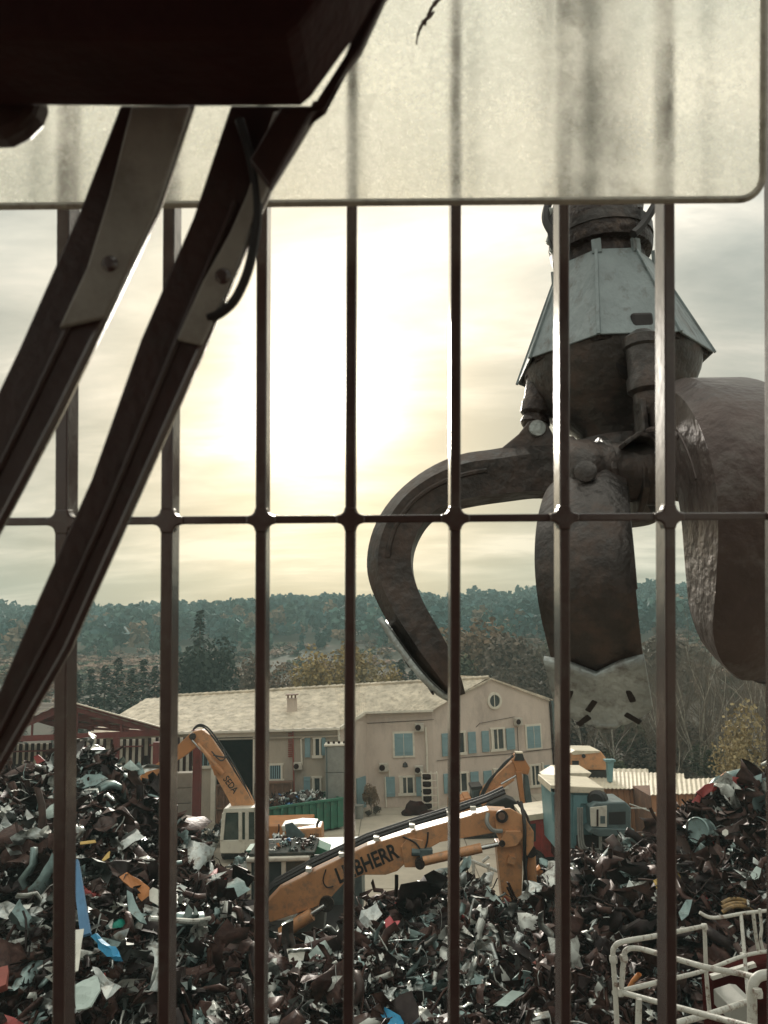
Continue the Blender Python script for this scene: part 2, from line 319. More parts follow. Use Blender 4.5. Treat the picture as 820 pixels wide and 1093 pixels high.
# far pine wood: one mass of separate crowns
def pine_wood():
    Vs = []; Fs = []; mi = []; o = 0
    var = [leaf_cloud(72, (1, 1, 1), 0.20, 100+i, lumps=6) for i in range(8)]
    for k in range(3600):
        t = random.random(); y = 205+230*t**0.85; x = (random.random()*2-1)*(0.60*y+30)
        if y < 262 and x < -5 and random.random() < .7: continue
        h = random.choice((random.uniform(4, 7), random.uniform(6, 10), random.uniform(8, 12.5)))*(1.1 if y > 390 else 1); V, F = var[k % 8]; r = h*random.uniform(.36, .5)
        a = random.random()*6.28; c, s_ = math.cos(a), math.sin(a)
        R_ = np.array([[c, -s_, 0], [s_, c, 0], [0, 0, 1]]); W = (V@R_.T)*np.array([r, r, h*.42])+np.array([x, y, terr(x, y)+h*.62])
        Vs.append(W); Fs.append(F+o); o += len(W); mi += [3 if (y < 300 and random.random() < .16) else random.choice((0, 0, 0, 1, 2))]*len(F)
    p2 = leaf('pine_light', (0.05, 0.11, 0.09), (0.075, 0.135, 0.11), .08); p3 = leaf('pine_deep', (0.02, 0.062, 0.056), (0.032, 0.08, 0.07), .08)  # same haze teal mixed into the lighter and deeper crowns
    me = rawmesh('pine_wood', np.concatenate(Vs), np.concatenate(Fs), mi, [M['pine'], p2, p3, M['russet']])
    tag(link('pine_wood', me), 'hazy blue-green pine wood covering the far hillside to the skyline', 'wood', kind='stuff')
    Vs = []; Fs = []; mi = []; o = 0
    for k in range(2200):   # heath and scrub on the slope below the wood
        y = random.uniform(108, 245); x = random.uniform(-.62*y-10, .62*y)
        if k > 1050: y = random.uniform(170, 222); x = -random.uniform(.22, .52)*y
        h = random.uniform(1.0, 2.6); V, F = var[k % 8]
        W = V*np.array([h*1.1, h*1.1, h*.55])+np.array([x, y, terr(x, y)+h*.35]); Vs.append(W); Fs.append(F+o); o += len(W); mi += [random.choice((0, 0, 1, 2))]*len(F)
    hm = leaf('heath', (0.29, 0.175, 0.13), (0.34, 0.23, 0.17), .3)
    me = rawmesh('scrub', np.concatenate(Vs), np.concatenate(Fs), mi, [hm, M['russet'], M['olive']])
    tag(link('hillside_scrub', me), 'brown and russet heath scrub on the slope below the pine wood', 'scrub', kind='stuff')
pine_wood()

# ------------------------------------------------------------------ trees
def conifer_parts(seed, h=10.0):
    g = np.random.default_rng(seed); q = []
    n = 900
    for i in range(n):
        t = g.random()**1.15; z = h*(.08+.92*t); tier = .78+.3*math.sin(t*h*4.2); R_ = (1-t)**.85*h*.21*tier+.12; a = g.random()*6.283; rr = R_*(.35+.65*g.random()**.6)
        c = np.array([math.cos(a)*rr, math.sin(a)*rr, z-rr*.25]); out = np.array([math.cos(a), math.sin(a), -.45+.3*g.normal()]); sd = np.array([-math.sin(a), math.cos(a), .2*g.normal()])
        s1 = .42*(1-.5*t)*g.uniform(.6, 1.4); s2 = .16*g.uniform(.6, 1.4)
        q += [c-sd*s2, c+sd*s2, c+out*s1+sd*s2*.4, c+out*s1-sd*s2*.4]
    V = np.array(q); return V, np.arange(len(V)).reshape(-1, 4)
def branch_net(seed, h, spread=.45, levels=4, lean=(0, 0), trunks=1, r0=.13):
    """trunk with limbs in one MB and fine twigs in another"""
    rr = random.Random(seed); T = MB(); B = MB()
    def grow(p, d, ln, r, lv):
        pts = [p]; k = 4 if lv == 0 else 3; q = p.copy(); dd = d.copy()
        for i in range(k):
            dd = (dd+Vector((rr.gauss(0, .16), rr.gauss(0, .16), rr.gauss(.04, .08)))).normalized(); q = q+dd*ln/k; pts.append(q.copy())
        rs = [r*(1-.55*i/k) for i in range(k+1)]
        (T if lv < 2 else B).tube(pts, rs, 5 if lv == 0 else (4 if lv == 1 else 3), caps=False)
        if lv >= levels: return
        nb = (8, 7, 5, 4)[lv]
        for i in range(nb):
            j = rr.randint(1 if lv else 1, k); t = pts[j]; a = rr.random()*6.283; sp = rr.uniform(.5, 1.1)*spread*1.7
            o = dd.orthogonal().normalized(); o = Quaternion(dd, a) @ o
            grow(t, (dd+o*sp+Vector((0, 0, .12))).normalized(), ln*rr.uniform(.38, .62), rs[j]*.55, lv+1)
    for t in range(trunks):
        d = Vector((lean[0]+rr.gauss(0, .12 if trunks > 1 else .04), lean[1]+rr.gauss(0, .1), 1)).normalized(); grow(Vector((rr.gauss(0, .2)*(trunks > 1), rr.gauss(0, .2)*(trunks > 1), -.3)), d, h*.62*rr.uniform(.85, 1.1), r0, 0)
    return T, B
PROTO = {}
def tree_mesh(kind, i):
    key = (kind, i)
    if key in PROTO: return PROTO[key]
    sd = 1000+31*i+sum(map(ord, kind))
    if kind == 'conifer':
        V, F = conifer_parts(sd); cr = rawmesh('crown', V, F, None, [M['needle']]); T = MB(); T.tube([(0, 0, -.3), (0, 0, 4), (0, 0, 9.4)], [.2, .12, .03], 6)
    elif kind == 'bare':
        T, B = branch_net(sd, 10, .42, 4, trunks=1+i % 3, r0=.13); cr = None
    elif kind == 'leafy':      # thin autumn crown on branches
        T, B = branch_net(sd, 9, .4, 3, r0=.11); V, F = leaf_cloud(1100, (2.4, 2.4, 3.9), .12, sd, shell=.2, lumps=11); V = V+np.array([0, 0, 5.6]); cr = (V, F)
    elif kind == 'round':
        T, B = branch_net(sd, 7, .4, 2, r0=.15); V, F = leaf_cloud(2200, (3.2, 3.2, 3.5), .15, sd, shell=.4, lumps=12); V = V+np.array([0, 0, 4.6]); cr = (V, F)
    tm = bpy.data.meshes.new('trunk'); tm.from_pydata(T.v, [], T.f); tm.materials.append(M['bark'])
    if kind == 'bare': cr = bpy.data.meshes.new('twigs'); cr.from_pydata(B.v, [], B.f); cr.materials.append(M['twig'])
    elif kind != 'conifer':
        V, F = cr; bv = np.array(B.v) if B.v else np.zeros((0, 3)); bf = np.array([f for f in B.f if len(f) == 4]) if B.f else np.zeros((0, 4), int)
        cr = rawmesh('crown', np.concatenate([V, bv]), np.concatenate([F, bf+len(V)]) if len(bf) else F, [0]*len(F)+[1]*len(bf), [M['autumn'], M['twig']])
    PROTO[key] = (tm, cr); return PROTO[key]
def tree(name, kind, i, loc, h, label, group, wide=1.0, crown_mat=None, trunk_mat=None, lean=0.0, cat='tree'):
    tm, cr = tree_mesh(kind, i); base_h = {'conifer': 10.0, 'bare': 11.0, 'leafy': 9.3, 'round': 7.9}[kind]
    r = empty(name, loc, label, cat, group); s = h/base_h; r.scale = (s*wide, s*wide, s); r.rotation_euler = (lean*.3, lean, random.random()*6.28 if not lean else 0)
    a = link('trunk', tm, r); b = link('crown', cr, r)
    if crown_mat: b.material_slots[0].link = 'OBJECT'; b.material_slots[0].material = crown_mat
    if trunk_mat: a.material_slots[0].link = 'OBJECT'; a.material_slots[0].material = trunk_mat
    return r
def stand(px, pytop, Y, **k):   # tree whose top shows at that height of the view, standing on the terrain at depth Y
    t = P(px, pytop, Y); z = terr(t.x, Y); return Vector((t.x, Y, z-.1)), max(2.0, t.z-z)
for i, (px, py, Y) in enumerate([(-8, 716, 84), (14, 712, 88), (84, 718, 84), (98, 712, 88), (113, 708, 86), (127, 700, 90), (141, 712, 84), (154, 702, 88), (166, 709, 85), (194, 706, 92), (238, 716, 88), (252, 722, 84), (180, 716, 84), (70, 722, 88)]):
    l, h = stand(px, py, Y); tree('conifer_tree', 'conifer', i % 4, l, h, 'dark ragged conifer in the row behind the long tiled roof', 'conifers behind the long roof', 1.25)
l, h = stand(214, 650, 96); tree('conifer_tree', 'conifer', 1, l, h, 'tallest dark conifer rising above the row behind the long roof', None, .95)
l, h = stand(222, 672, 92); tree('evergreen_tree', 'round', 0, l, h, 'broad dark evergreen beside the tallest conifer', None, .9, M['needle'])
for i, (px, py, Y, mm) in enumerate([(268, 692, 88, 'twig'), (300, 700, 92, 'russet'), (328, 684, 84, 'autumn'), (352, 690, 90, 'russet'), (368, 678, 82, 'autumn'), (392, 684, 82, 'yellow_leaf'), (412, 700, 86, 'autumn')]):
    l, h = stand(px, py, Y); tree('autumn_tree', 'leafy', i % 4, l, h, ['slim bare-topped brown tree left of the yellow trees', 'thin russet tree standing between bare and golden trees behind the roof', 'golden autumn tree, leftmost of the golden ones behind the long roof', 'russet tree between two golden trees behind the roof', 'tall golden autumn tree left of the yellow one behind the roof', 'bright yellow autumn tree behind the roof, beside the hanging claw', 'low golden tree under the claw tip behind the roof'][i], 'autumn trees behind the long roof', 1.0, M[mm])
for i, (px, py, Y) in enumerate([(428, 702, 88), (448, 706, 84), (440, 712, 80)]):
    l, h = stand(px, py, Y); tree('small_conifer', 'conifer', i, l, h, 'small dark conifer behind the roof under the claw', 'small conifers behind the roof', 1.2)
for i, (px, py, Y, mm, wd) in enumerate([(508, 652, 105, 'russet', 1.1), (540, 668, 92, 'twig', 1.0), (476, 690, 90, 'olive', 1.0), (560, 690, 84, 'twig_dark', 1.1), (640, 690, 76, 'twig_dark', 1.1), (700, 672, 88, 'twig', 1.2), (600, 700, 72, 'twig_dark', 1.0), (590, 672, 110, 'olive', 1.2)]):
    l, h = stand(px, py, Y); tree('round_tree', 'round', i % 4, l, h, ['russet round-crowned tree on the slope behind the claw', 'grey-brown round tree behind the gable', 'olive-green round tree behind the roof ridge', 'dark leafless round tree behind the gable peak', 'dark round tree behind the claw tip', 'brown round tree behind the pale trunks', 'dark round tree at the right corner of the house', 'olive round tree on the slope above the gable'][i], None, wd, M[mm])
k = 0
for px, py, Y in [(570, 668, 76), (596, 660, 82), (618, 672, 70), (640, 652, 84), (655, 668, 66), (672, 650, 78), (690, 655, 70), (706, 648, 82), (722, 660, 64), (738, 646, 76), (752, 655, 68), (768, 648, 80), (786, 656, 70), (804, 650, 76), (822, 655, 66), (840, 650, 74), (632, 690, 62), (668, 700, 60), (745, 690, 60), (700, 702, 58), (775, 700, 60), (812, 700, 58), (585, 700, 68), (545, 690, 78)]:
    l, h = stand(px, py, Y); k += 1
    tree('bare_tree', 'bare', k % 6, l, h, 'leafless grey-brown tree in the thicket right of the house', 'bare trees in the thicket', 1.25, M['twig'] if k % 3 else M['twig_dark'])
for i, (px, py, Y, ln) in enumerate([(646, 690, 57, .10), (700, 680, 55, -.12), (730, 655, 56, .06), (762, 690, 55, -.05), (620, 730, 58, .14), (800, 655, 54, -.1)]):
    l, h = stand(px, py, Y); tree('pale_tree', 'bare', i, l, h, ['pale grey trunk leaning right behind the long container roof', 'pale slender trunk leaning left below the hanging claw', 'tallest pale trunk, just right of the thick guard bar', 'pale forked trunk left of the yellow leaves', 'low pale trunk beside the house corner', 'pale trunk at the right border of the thicket'][i], 'pale bare trunks before the thicket', .8, M['twig'], M['pale_bark'], ln)
bush = [(560, 770, 66), (605, 760, 62), (625, 790, 58), (650, 800, 57), (690, 790, 57), (720, 800, 56), (760, 790, 56), (800, 790, 56), (840, 780, 56), (675, 760, 64), (735, 765, 62)]
for i, (px, py, Y) in enumerate(bush):
    l, h = stand(px, py, Y); tree('undergrowth_bush', 'round', i % 4, l, h, 'dark tangled bush at the foot of the bare thicket', 'bushes under the bare trees', 1.6, M['twig_dark'] if i % 3 else M['olive'], cat='bush')
for i, (px, py, Y) in enumerate([(792, 735, 44), (776, 775, 42)]):
    l, h = stand(px, py, Y); tree('yellow_shrub', 'leafy', i+1, l, h, ['tall thin shrub with pale yellow leaves above the right scrap heap', 'lower dense shrub with yellow leaves behind the red scrap'][i], 'yellow-leaved shrubs', .8, M['yellow_leaf'], cat='shrub')

ORD = 'leftmost second third fourth fifth sixth seventh eighth ninth tenth eleventh twelfth thirteenth fourteenth fifteenth sixteenth'.split()
def by_row(group, rows, fmt):
    os_ = [o for o in SC.objects if o.get('group') == group]; px = lambda o: (o.location-CAM).dot(RT)/(o.location-CAM).dot(FW)
    for nm, lo, hi in rows:
        rw = sorted([o for o in os_ if lo <= o.location.y < hi], key=px)
        for i, o in enumerate(rw): o['label'] = fmt.format(('leftmost' if i == 0 else 'rightmost' if i == len(rw)-1 else ORD[i]+' from the left'), nm)
by_row('conifers behind the long roof', [('nearer', 0, 86), ('farther', 86, 200)], 'dark ragged conifer behind the long roof, {} in its {} row')
by_row('small conifers behind the roof', [('short', 0, 200)], 'small dark conifer under the claw tip, {} in its {} row')
by_row('bare trees in the thicket', [('front', 0, 63), ('middle', 63, 73), ('rear', 73, 200)], 'leafless grey-brown tree of the thicket, {} in its {} row')
by_row('bushes under the bare trees', [('front', 0, 57.5), ('rear', 57.5, 200)], 'dark tangled bush under the bare trees, {} in the {} row')
# ------------------------------------------------------------------ the long house
def build_house():
    A = G(465, 861); Bc = G(592, 845); A.z = Bc.z = 0
    I = Vector((P(391, 759, A.y).x, A.y-.05, 0)); Lc = Vector((P(361, 772, 50).x, 50, 0)); LL = Vector((P(100, 778, 50).x, 50, 0))
    zE = 6.42; zL = 5.72
    apex = P(524, 724.5, (A.y+Bc.y)/2); zA = apex.z; t_ap = (Vector((apex.x, apex.y, 0))-A).length/(Bc-A).length; ap = A.lerp(Bc, t_ap); ap.z = zA
    house = empty('stucco_house', (0, 52, 0), 'long beige stucco house with tiled roof, blue shutters and a gable end', 'house')
    back = Vector((-.42, .91, 0))*9
    w_ = MB(); w_.add([A, Bc, Bc+Vector((0, 0, 6.5)), ap, A+Vector((0, 0, zE))], [(0, 1, 2, 3, 4)])
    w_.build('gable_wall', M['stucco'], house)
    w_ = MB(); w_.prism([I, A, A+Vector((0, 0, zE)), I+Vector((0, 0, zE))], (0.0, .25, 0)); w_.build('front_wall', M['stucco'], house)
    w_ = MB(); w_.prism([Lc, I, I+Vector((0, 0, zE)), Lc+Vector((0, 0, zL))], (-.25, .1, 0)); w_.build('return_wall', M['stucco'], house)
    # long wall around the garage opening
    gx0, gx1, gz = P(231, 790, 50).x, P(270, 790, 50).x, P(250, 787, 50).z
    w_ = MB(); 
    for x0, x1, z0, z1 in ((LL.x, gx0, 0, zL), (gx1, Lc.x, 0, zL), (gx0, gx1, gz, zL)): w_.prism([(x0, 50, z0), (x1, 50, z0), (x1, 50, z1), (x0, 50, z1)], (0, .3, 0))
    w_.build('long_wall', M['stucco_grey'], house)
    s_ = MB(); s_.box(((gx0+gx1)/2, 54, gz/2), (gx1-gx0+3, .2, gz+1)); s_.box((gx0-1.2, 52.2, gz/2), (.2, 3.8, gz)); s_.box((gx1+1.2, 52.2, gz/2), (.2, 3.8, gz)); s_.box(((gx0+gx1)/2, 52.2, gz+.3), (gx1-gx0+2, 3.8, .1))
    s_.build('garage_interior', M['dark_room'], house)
    for x in (gx0-.15, gx1+.18): 
        s_ = MB(); s_.box((x, 49.93, gz/2), (.3, .12, gz)); s_.build('garage_jamb', M['white_trim'], house)
    s_ = MB(); s_.box(((gx0+gx1)/2+.01, 49.9, gz+.18), (gx1-gx0+.9, .16, .3)); s_.build('garage_lintel', M['white_trim'], house)
    # right and rear walls
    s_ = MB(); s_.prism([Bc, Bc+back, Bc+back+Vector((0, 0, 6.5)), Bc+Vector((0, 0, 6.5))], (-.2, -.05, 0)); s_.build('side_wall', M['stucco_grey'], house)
    # roof: over the long part, over the front, and the far slope; built of tile courses
    rl = P(186, 743.5, 57); rc = Vector((ap.x-.25, ap.y-.12, zA+.06))
    e0 = Vector((LL.x-.4, 49.6, zL)); e1 = Vector((Lc.x+.15, 49.6, zL)); e2 = Vector((I.x, I.y-.4, zE)); e3 = Vector((A.x+.05, A.y-.42, zE))
    rm = mat('roof_tile', (0.62, 0.53, 0.41), 0.75, 0, (0.36, 0.30, 0.225), 1.3, 0.5, 5, (0.48, 0.68), (1, 1, 1), 0.3)
    rv = MB(); V3 = []
    n_c = 34
    eave = [e0, Vector((-12, 49.6, zL)), e1, e2, e3]; top = [Vector((e0.x+1.5, 57, rl.z-.1)), rl.lerp(rc, .16), rl.lerp(rc, .52), rl.lerp(rc, .62), rc]
    # wavy pantile strips: each course overlaps the one below
    sub = 26
    for c in range(n_c):
        t0 = c/(n_c-1)
        ro = []
        for sgm in range(4):
            for k_ in range(sub+(sgm == 3)):
                u = k_/sub; ea = eave[sgm].lerp(eave[sgm+1], u); tp = top[sgm].lerp(top[sgm+1], u)
                wv = .05*(1 if (k_ % 2) else -1)*(.6+.8*random.random()); ro.append((ea, tp, wv))
        for ea, tp, wv in ro: p = ea.lerp(tp, t0); rv.v.append((p.x, p.y, p.z+wv*.45+.03*random.random()))
    n_ = 4*sub+1
    for c in range(n_c-1):
        for i in range(n_-1): rv.f.append((c*n_+i, c*n_+i+1, (c+1)*n_+i+1, (c+1)*n_+i)); rv.m.append(0)
    ro_ = rv.build('roof', rm, house, smooth=False); ro_['label'] = 'weathered pale pantile roof'
    s_ = MB(); s_.prism([rc, rl, top[0], top[0]+Vector((-4, 8, -2.4)), rc+back*1.05+Vector((0, 0, -1.0))], (0, 0, -.12)); s_.build('rear_roof', rm, house)
    s_ = MB(); s_.prism([rc, Bc+Vector((.35, .15, 6.46)), Bc+Vector((.35, .15, 6.46))+back, rc+back], (0, 0, .1)); s_.build('gable_roof', rm, house)
    rg = MB()
    for i in range(46):
        p = rl.lerp(rc, i/46); q = rl.lerp(rc, (i+1.15)/46); rg.tube([p+Vector((0, 0, .03)), q+Vector((0, 0, .06))], [.13, .16], 6)
    rg.build('ridge_tiles', rm, house)
    for nm, a, b, r in (('gutter', e0, e1, .075), ('gutter', e2+Vector((-.2, 0, 0)), e3, .075)):
        s_ = MB(); s_.beam(a+Vector((0, -.05, -.06)), b+Vector((0, -.05, -.06)), .14, .14); s_.build(nm, M['white_trim'], house)
    s_ = MB(); s_.beam(e0+Vector((0, .28, -.55)), e1+Vector((0, .28, -.55)), .1, .1); s_.build('wall_duct', M['stucco_grey'], house)
    s_ = MB(); s_.beam(e1+Vector((0, .1, -.05)), e2+Vector((0, .1, -.05)), .12, .22); s_.build('verge_trim', M['white_trim'], house)
    s_ = MB(); s_.beam(A+Vector((-.05, -.12, zE)), ap+Vector((0, -.12, 0)), .14, .10); s_.beam(ap+Vector((0.02, -.11, 0)), Bc+Vector((.05, -.1, 6.5)), .14, .1); s_.build('verge_tiles', rm, house)
    # chimney
    ch = Vector((P(312, 768, 52.5).x, 52.5, P(312, 767, 52.5).z)); hc = P(312, 746, 52.5).z-ch.z
    s_ = MB(); s_.box(ch+Vector((0, 0, hc/2-.3)), (.62, .62, hc+.6)); s_.box(ch+Vector((0, 0, hc+.03)), (.72, .72, .06)); s_.build('chimney', M['stucco'], house)
    s_ = MB(); 
    for dx in (-.25, 0, .25): s_.box(ch+Vector((dx, -.2, hc+.16)), (.09, .2, .2))
    s_.box(ch+Vector((0, 0, hc+.29)), (.8, .8, .07)); s_.build('chimney_cap', M['rust'], house.children[-1])
    # openings laid on the wall planes
    def onwall(px, py, p, q):
        nrm = Vector((q.y-p.y, -(q.x-p.x), 0)).normalized(); d = ray(px, py); t = (p-CAM).dot(nrm)/d.dot(nrm); return CAM+d*t, (q-p).normalized(), nrm
    def rect(px0, py0, px1, py1, p, q):
        a, X, nrm = onwall(px0, py0, p, q); b, _, _ = onwall(px1, py1, p, q); w2 = (b-a).dot(X); h2 = a.z-b.z
        return (a+X*(w2/2)+Vector((0, 0, -h2/2))), abs(w2), abs(h2), X, (nrm if nrm.y < 0 else -nrm)
    UPV = Vector((0, 0, 1))
    def window(px0, py0, px1, py1, p, q, mull=True, bars=0):
        c, w2, h2, X, n_ = rect(px0, py0, px1, py1, p, q)
        f = MB(); t = .11
        for dx, dz, sx, sz in ((0, h2/2, w2+.22, t), (0, -h2/2-.03, w2+.3, t+.06), (-w2/2, 0, t, h2-t), (w2/2, 0, t, h2-t)): f.box(c+X*dx+UPV*dz+n_*.05, (sx, .16, sz), (X, n_, UPV))
        if mull: f.box(c+n_*.04, (.09, .1, h2-t), (X, n_, UPV))
        fo = f.build('window', M['white_trim'], house)
        g = MB(); g.box(c+n_*.012, (w2-.08, .03, h2-.08), (X, n_, UPV)); g.build('pane', M['pane'], fo)
        if not bars:
            g = MB(); g.box(c+X*(-w2*.36)+n_*.03, (w2*.16, .02, h2-.14), (X, n_, UPV)); g.build('curtain', M['white_trim'], fo)
        if bars:
            for i in range(bars):
                g = MB(); g.box(c+X*(w2*((i+.5)/bars-.5))+n_*.09, (.07, .05, h2), (X, n_, UPV)); g.build('bar', M['shutter'], fo)
    def shutter(px0, py0, px1, py1, p, q, closed=False, ajar=0.0):
        c, w2, h2, X, n_ = rect(px0, py0, px1, py1, p, q)
        s2 = MB(); s2.box(c+n_*.075, (w2, .07, h2), (X, n_, UPV))
        for dz in (-.33, .33): s2.box(c+n_*.12+UPV*(h2*dz), (w2*.86, .03, .09), (X, n_, UPV))
        so_ = s2.build('shutter', M['shutter'], house)
        if closed:
            f = MB(); t = .13
            for dx, dz, sx, sz in ((0, h2/2+t/2, w2+2*t, t), (0, -h2/2-t/2, w2+2*t, t), (-w2/2-t/2, 0, t, h2-.005), (w2/2+t/2, 0, t, h2-.005)): f.box(c+X*dx+UPV*dz+n_*.04, (sx, .1, sz), (X, n_, UPV))
            f.box(c+n_*.13, (.03, .02, h2*.96), (X, n_, UPV)); f.build('surround', M['white_trim'], so_)
    F_, Gb, LW = (I, A), (A, Bc), (LL, Lc)
    shutter(421, 783, 441, 806, *F_, closed=True)
    shutter(411.5, 829, 422, 850, *F_); window(427, 829, 442, 847, *F_); shutter(444, 829, 451, 849.5, *F_)
    shutter(471, 783, 480.5, 806.5, *Gb); window(482, 782, 496, 803.5, *Gb); shutter(499, 781.5, 508, 803.5, *Gb)
    shutter(513.5, 780.5, 522, 802, *Gb); window(524, 778, 538, 799.5, *Gb); shutter(539.5, 777.5, 549.5, 799.5, *Gb)
    shutter(561.5, 775.5, 577, 797.5, *Gb, closed=True)
    shutter(473, 826, 482, 846, *Gb); window(484, 825.5, 499, 844.5, *Gb); shutter(501.5, 824, 511, 844, *Gb)
    shutter(515.5, 823, 525, 843, *Gb); window(527, 821, 540, 840, *Gb); window(565.5, 817, 576.5, 838, *Gb); shutter(580, 817, 588, 838, *Gb)
    c, w2, h2, X, n_ = rect(578, 814, 581, 850, *Gb); s_ = MB(); s_.box(c+n_*.08, (.16, .16, h2), (X, n_, UPV)); s_.build('door_post', M['white_trim'], house)
    for pts, rr_ in (([(392, 772), (420, 770.5), (448, 769), (463, 768)], .02), ([(466, 812), (500, 808), (540, 805), (589, 799)], .02), ([(508, 776), (512, 772), (549, 765)], .018), ([(552, 776), (553, 800), (553.5, 815)], .02)):
        q_ = [onwall(x, y, *(F_ if x < 464 else Gb)) for x, y in pts]; m_ = MB(); m_.tube([a_+(n2 if n2.y < 0 else -n2)*.04 for a_, _, n2 in q_], rr_, 4); m_.build('wall_cable', M['dark_room'], house)
    # round window
    c, X, n_ = onwall(527.5, 748, *Gb); n_ = n_ if n_.y < 0 else -n_
    s_ = MB(); rO, rI = .60, .43
    for i in range(28):
        a0, a1 = 2*math.pi*i/28, 2*math.pi*(i+1)/28; e = [X*math.cos(a)*r+UPV*math.sin(a)*r for a in (a0, a1) for r in (rI, rO)]
        s_.hexa([c+e[0]+n_*.01, c+e[1]+n_*.01, c+e[3]+n_*.01, c+e[2]+n_*.01, c+e[0]+n_*.14, c+e[1]+n_*.12, c+e[3]+n_*.12, c+e[2]+n_*.14])
    rw = s_.build('round_window', M['white_trim'], house)
    s_ = MB(); s_.lathe([(.44, .0), (.44, .03)], c+n_*.01, n_, 28); s_.build('pane', M['pane'], rw)
    s_ = MB(); s_.box(c+n_*.06, (.05, .04, .86), (X, n_, UPV)); s_.build('glazing_bar', M['white_trim'], rw)
    # long wall
    shutter(325.5, 787, 331.5, 808, *LW); window(335.5, 787.5, 342, 807, *LW, mull=False); shutter(343.5, 787, 348, 806, *LW)
    shutter(324.5, 829, 331.5, 850, *LW); window(334.5, 829.5, 342.5, 849, *LW, mull=False)
    window(287.5, 816, 301, 832, *LW, mull=False, bars=6)
    window(205, 800, 225, 818, *LW, mull=False, bars=4)
    def wpipe(name, pts, r, mt, p, q):
        pp = []
        for px, py in pts: a, X, n_ = onwall(px, py, p, q); n_ = n_ if n_.y < 0 else -n_; pp.append(a+n_*.12)
        s2 = MB(); s2.tube(pp, r, 6); s2.build(name, mt, house)
    wpipe('red_pipe', [(313, 776), (313.5, 812), (314.5, 855)], .055, M['pipe_red'], *LW)
    for i in range(12):
        a, X, n_ = onwall(310, 783+i*2.2, *LW); s_ = MB(); s_.box(a+Vector((0, -.05, 0)), (.26, .08, .07)); s_.build('brick', M['pipe_red'], house)
    wpipe('cable_duct', [(325, 787), (321.5, 789), (322.5, 816)], .06, M['white_trim'], *LW)
    wpipe('downpipe', [(360, 775), (361.5, 779), (362.5, 792)], .08, M['white_trim'], *LW)
    wpipe('cable_duct', [(454, 776), (455.5, 798), (456, 824)], .07, M['white_trim'], *F_)
    wpipe('cable_duct', [(413.5, 819), (415.5, 822), (416, 829)], .04, M['white_trim'], *F_)
    wpipe('white_post', [(411, 829), (412.5, 861)], .05, M['white_trim'], *F_)
    wpipe('downpipe', [(588.5, 748), (592.5, 800), (594, 818)], .09, M['generator'], A, Bc+(Bc-A)*.05)
    wpipe('downpipe', [(586, 746), (589.5, 800), (590.5, 816)], .05, M['dark_room'], A, Bc)
    for px, py, p, q, sz in ((447.5, 776, I, A, 1), (409.5, 818.5, I, A, 1), (447, 821, I, A, .95), (551.5, 770, A, Bc, .95), (318.5, 817, LL, Lc, .85)):
        c, X, n_ = onwall(px, py, p, q); n_ = n_ if n_.y < 0 else -n_; s_ = MB(); s_.box(c+n_*.22, (.62*sz, .34, .55*sz), (X, n_, UPV))
        ac = s_.build('air_conditioner', M['ac_white'], house, bevel=.03)
        s_ = MB(); s_.lathe([(.2*sz, 0), (.2*sz, .02)], c+n_*.40-X*.1*sz, n_, 14); s_.build('fan_grille', M['dark_room'], ac)
    c, X, n_ = onwall(432.5, 815, *F_); s_ = MB(); s_.lathe([(.05, 0), (.16, .1), (.19, .3)], c+Vector((0, -.25, .12)), Vector((0, -.5, -1)), 10); s_.beam(c, c+Vector((0, -.25, .14)), .05, .05); s_.build('wall_lamp', M['rubber'], house)
    c, w2, h2, X, n_ = rect(380, 831, 390, 861, Lc, I); s_ = MB(); s_.box(c+n_*.06, (w2, .08, h2), (X, n_, UPV)); d = s_.build('door', M['shutter'], house)
    return I, A
HI, HA = build_house()

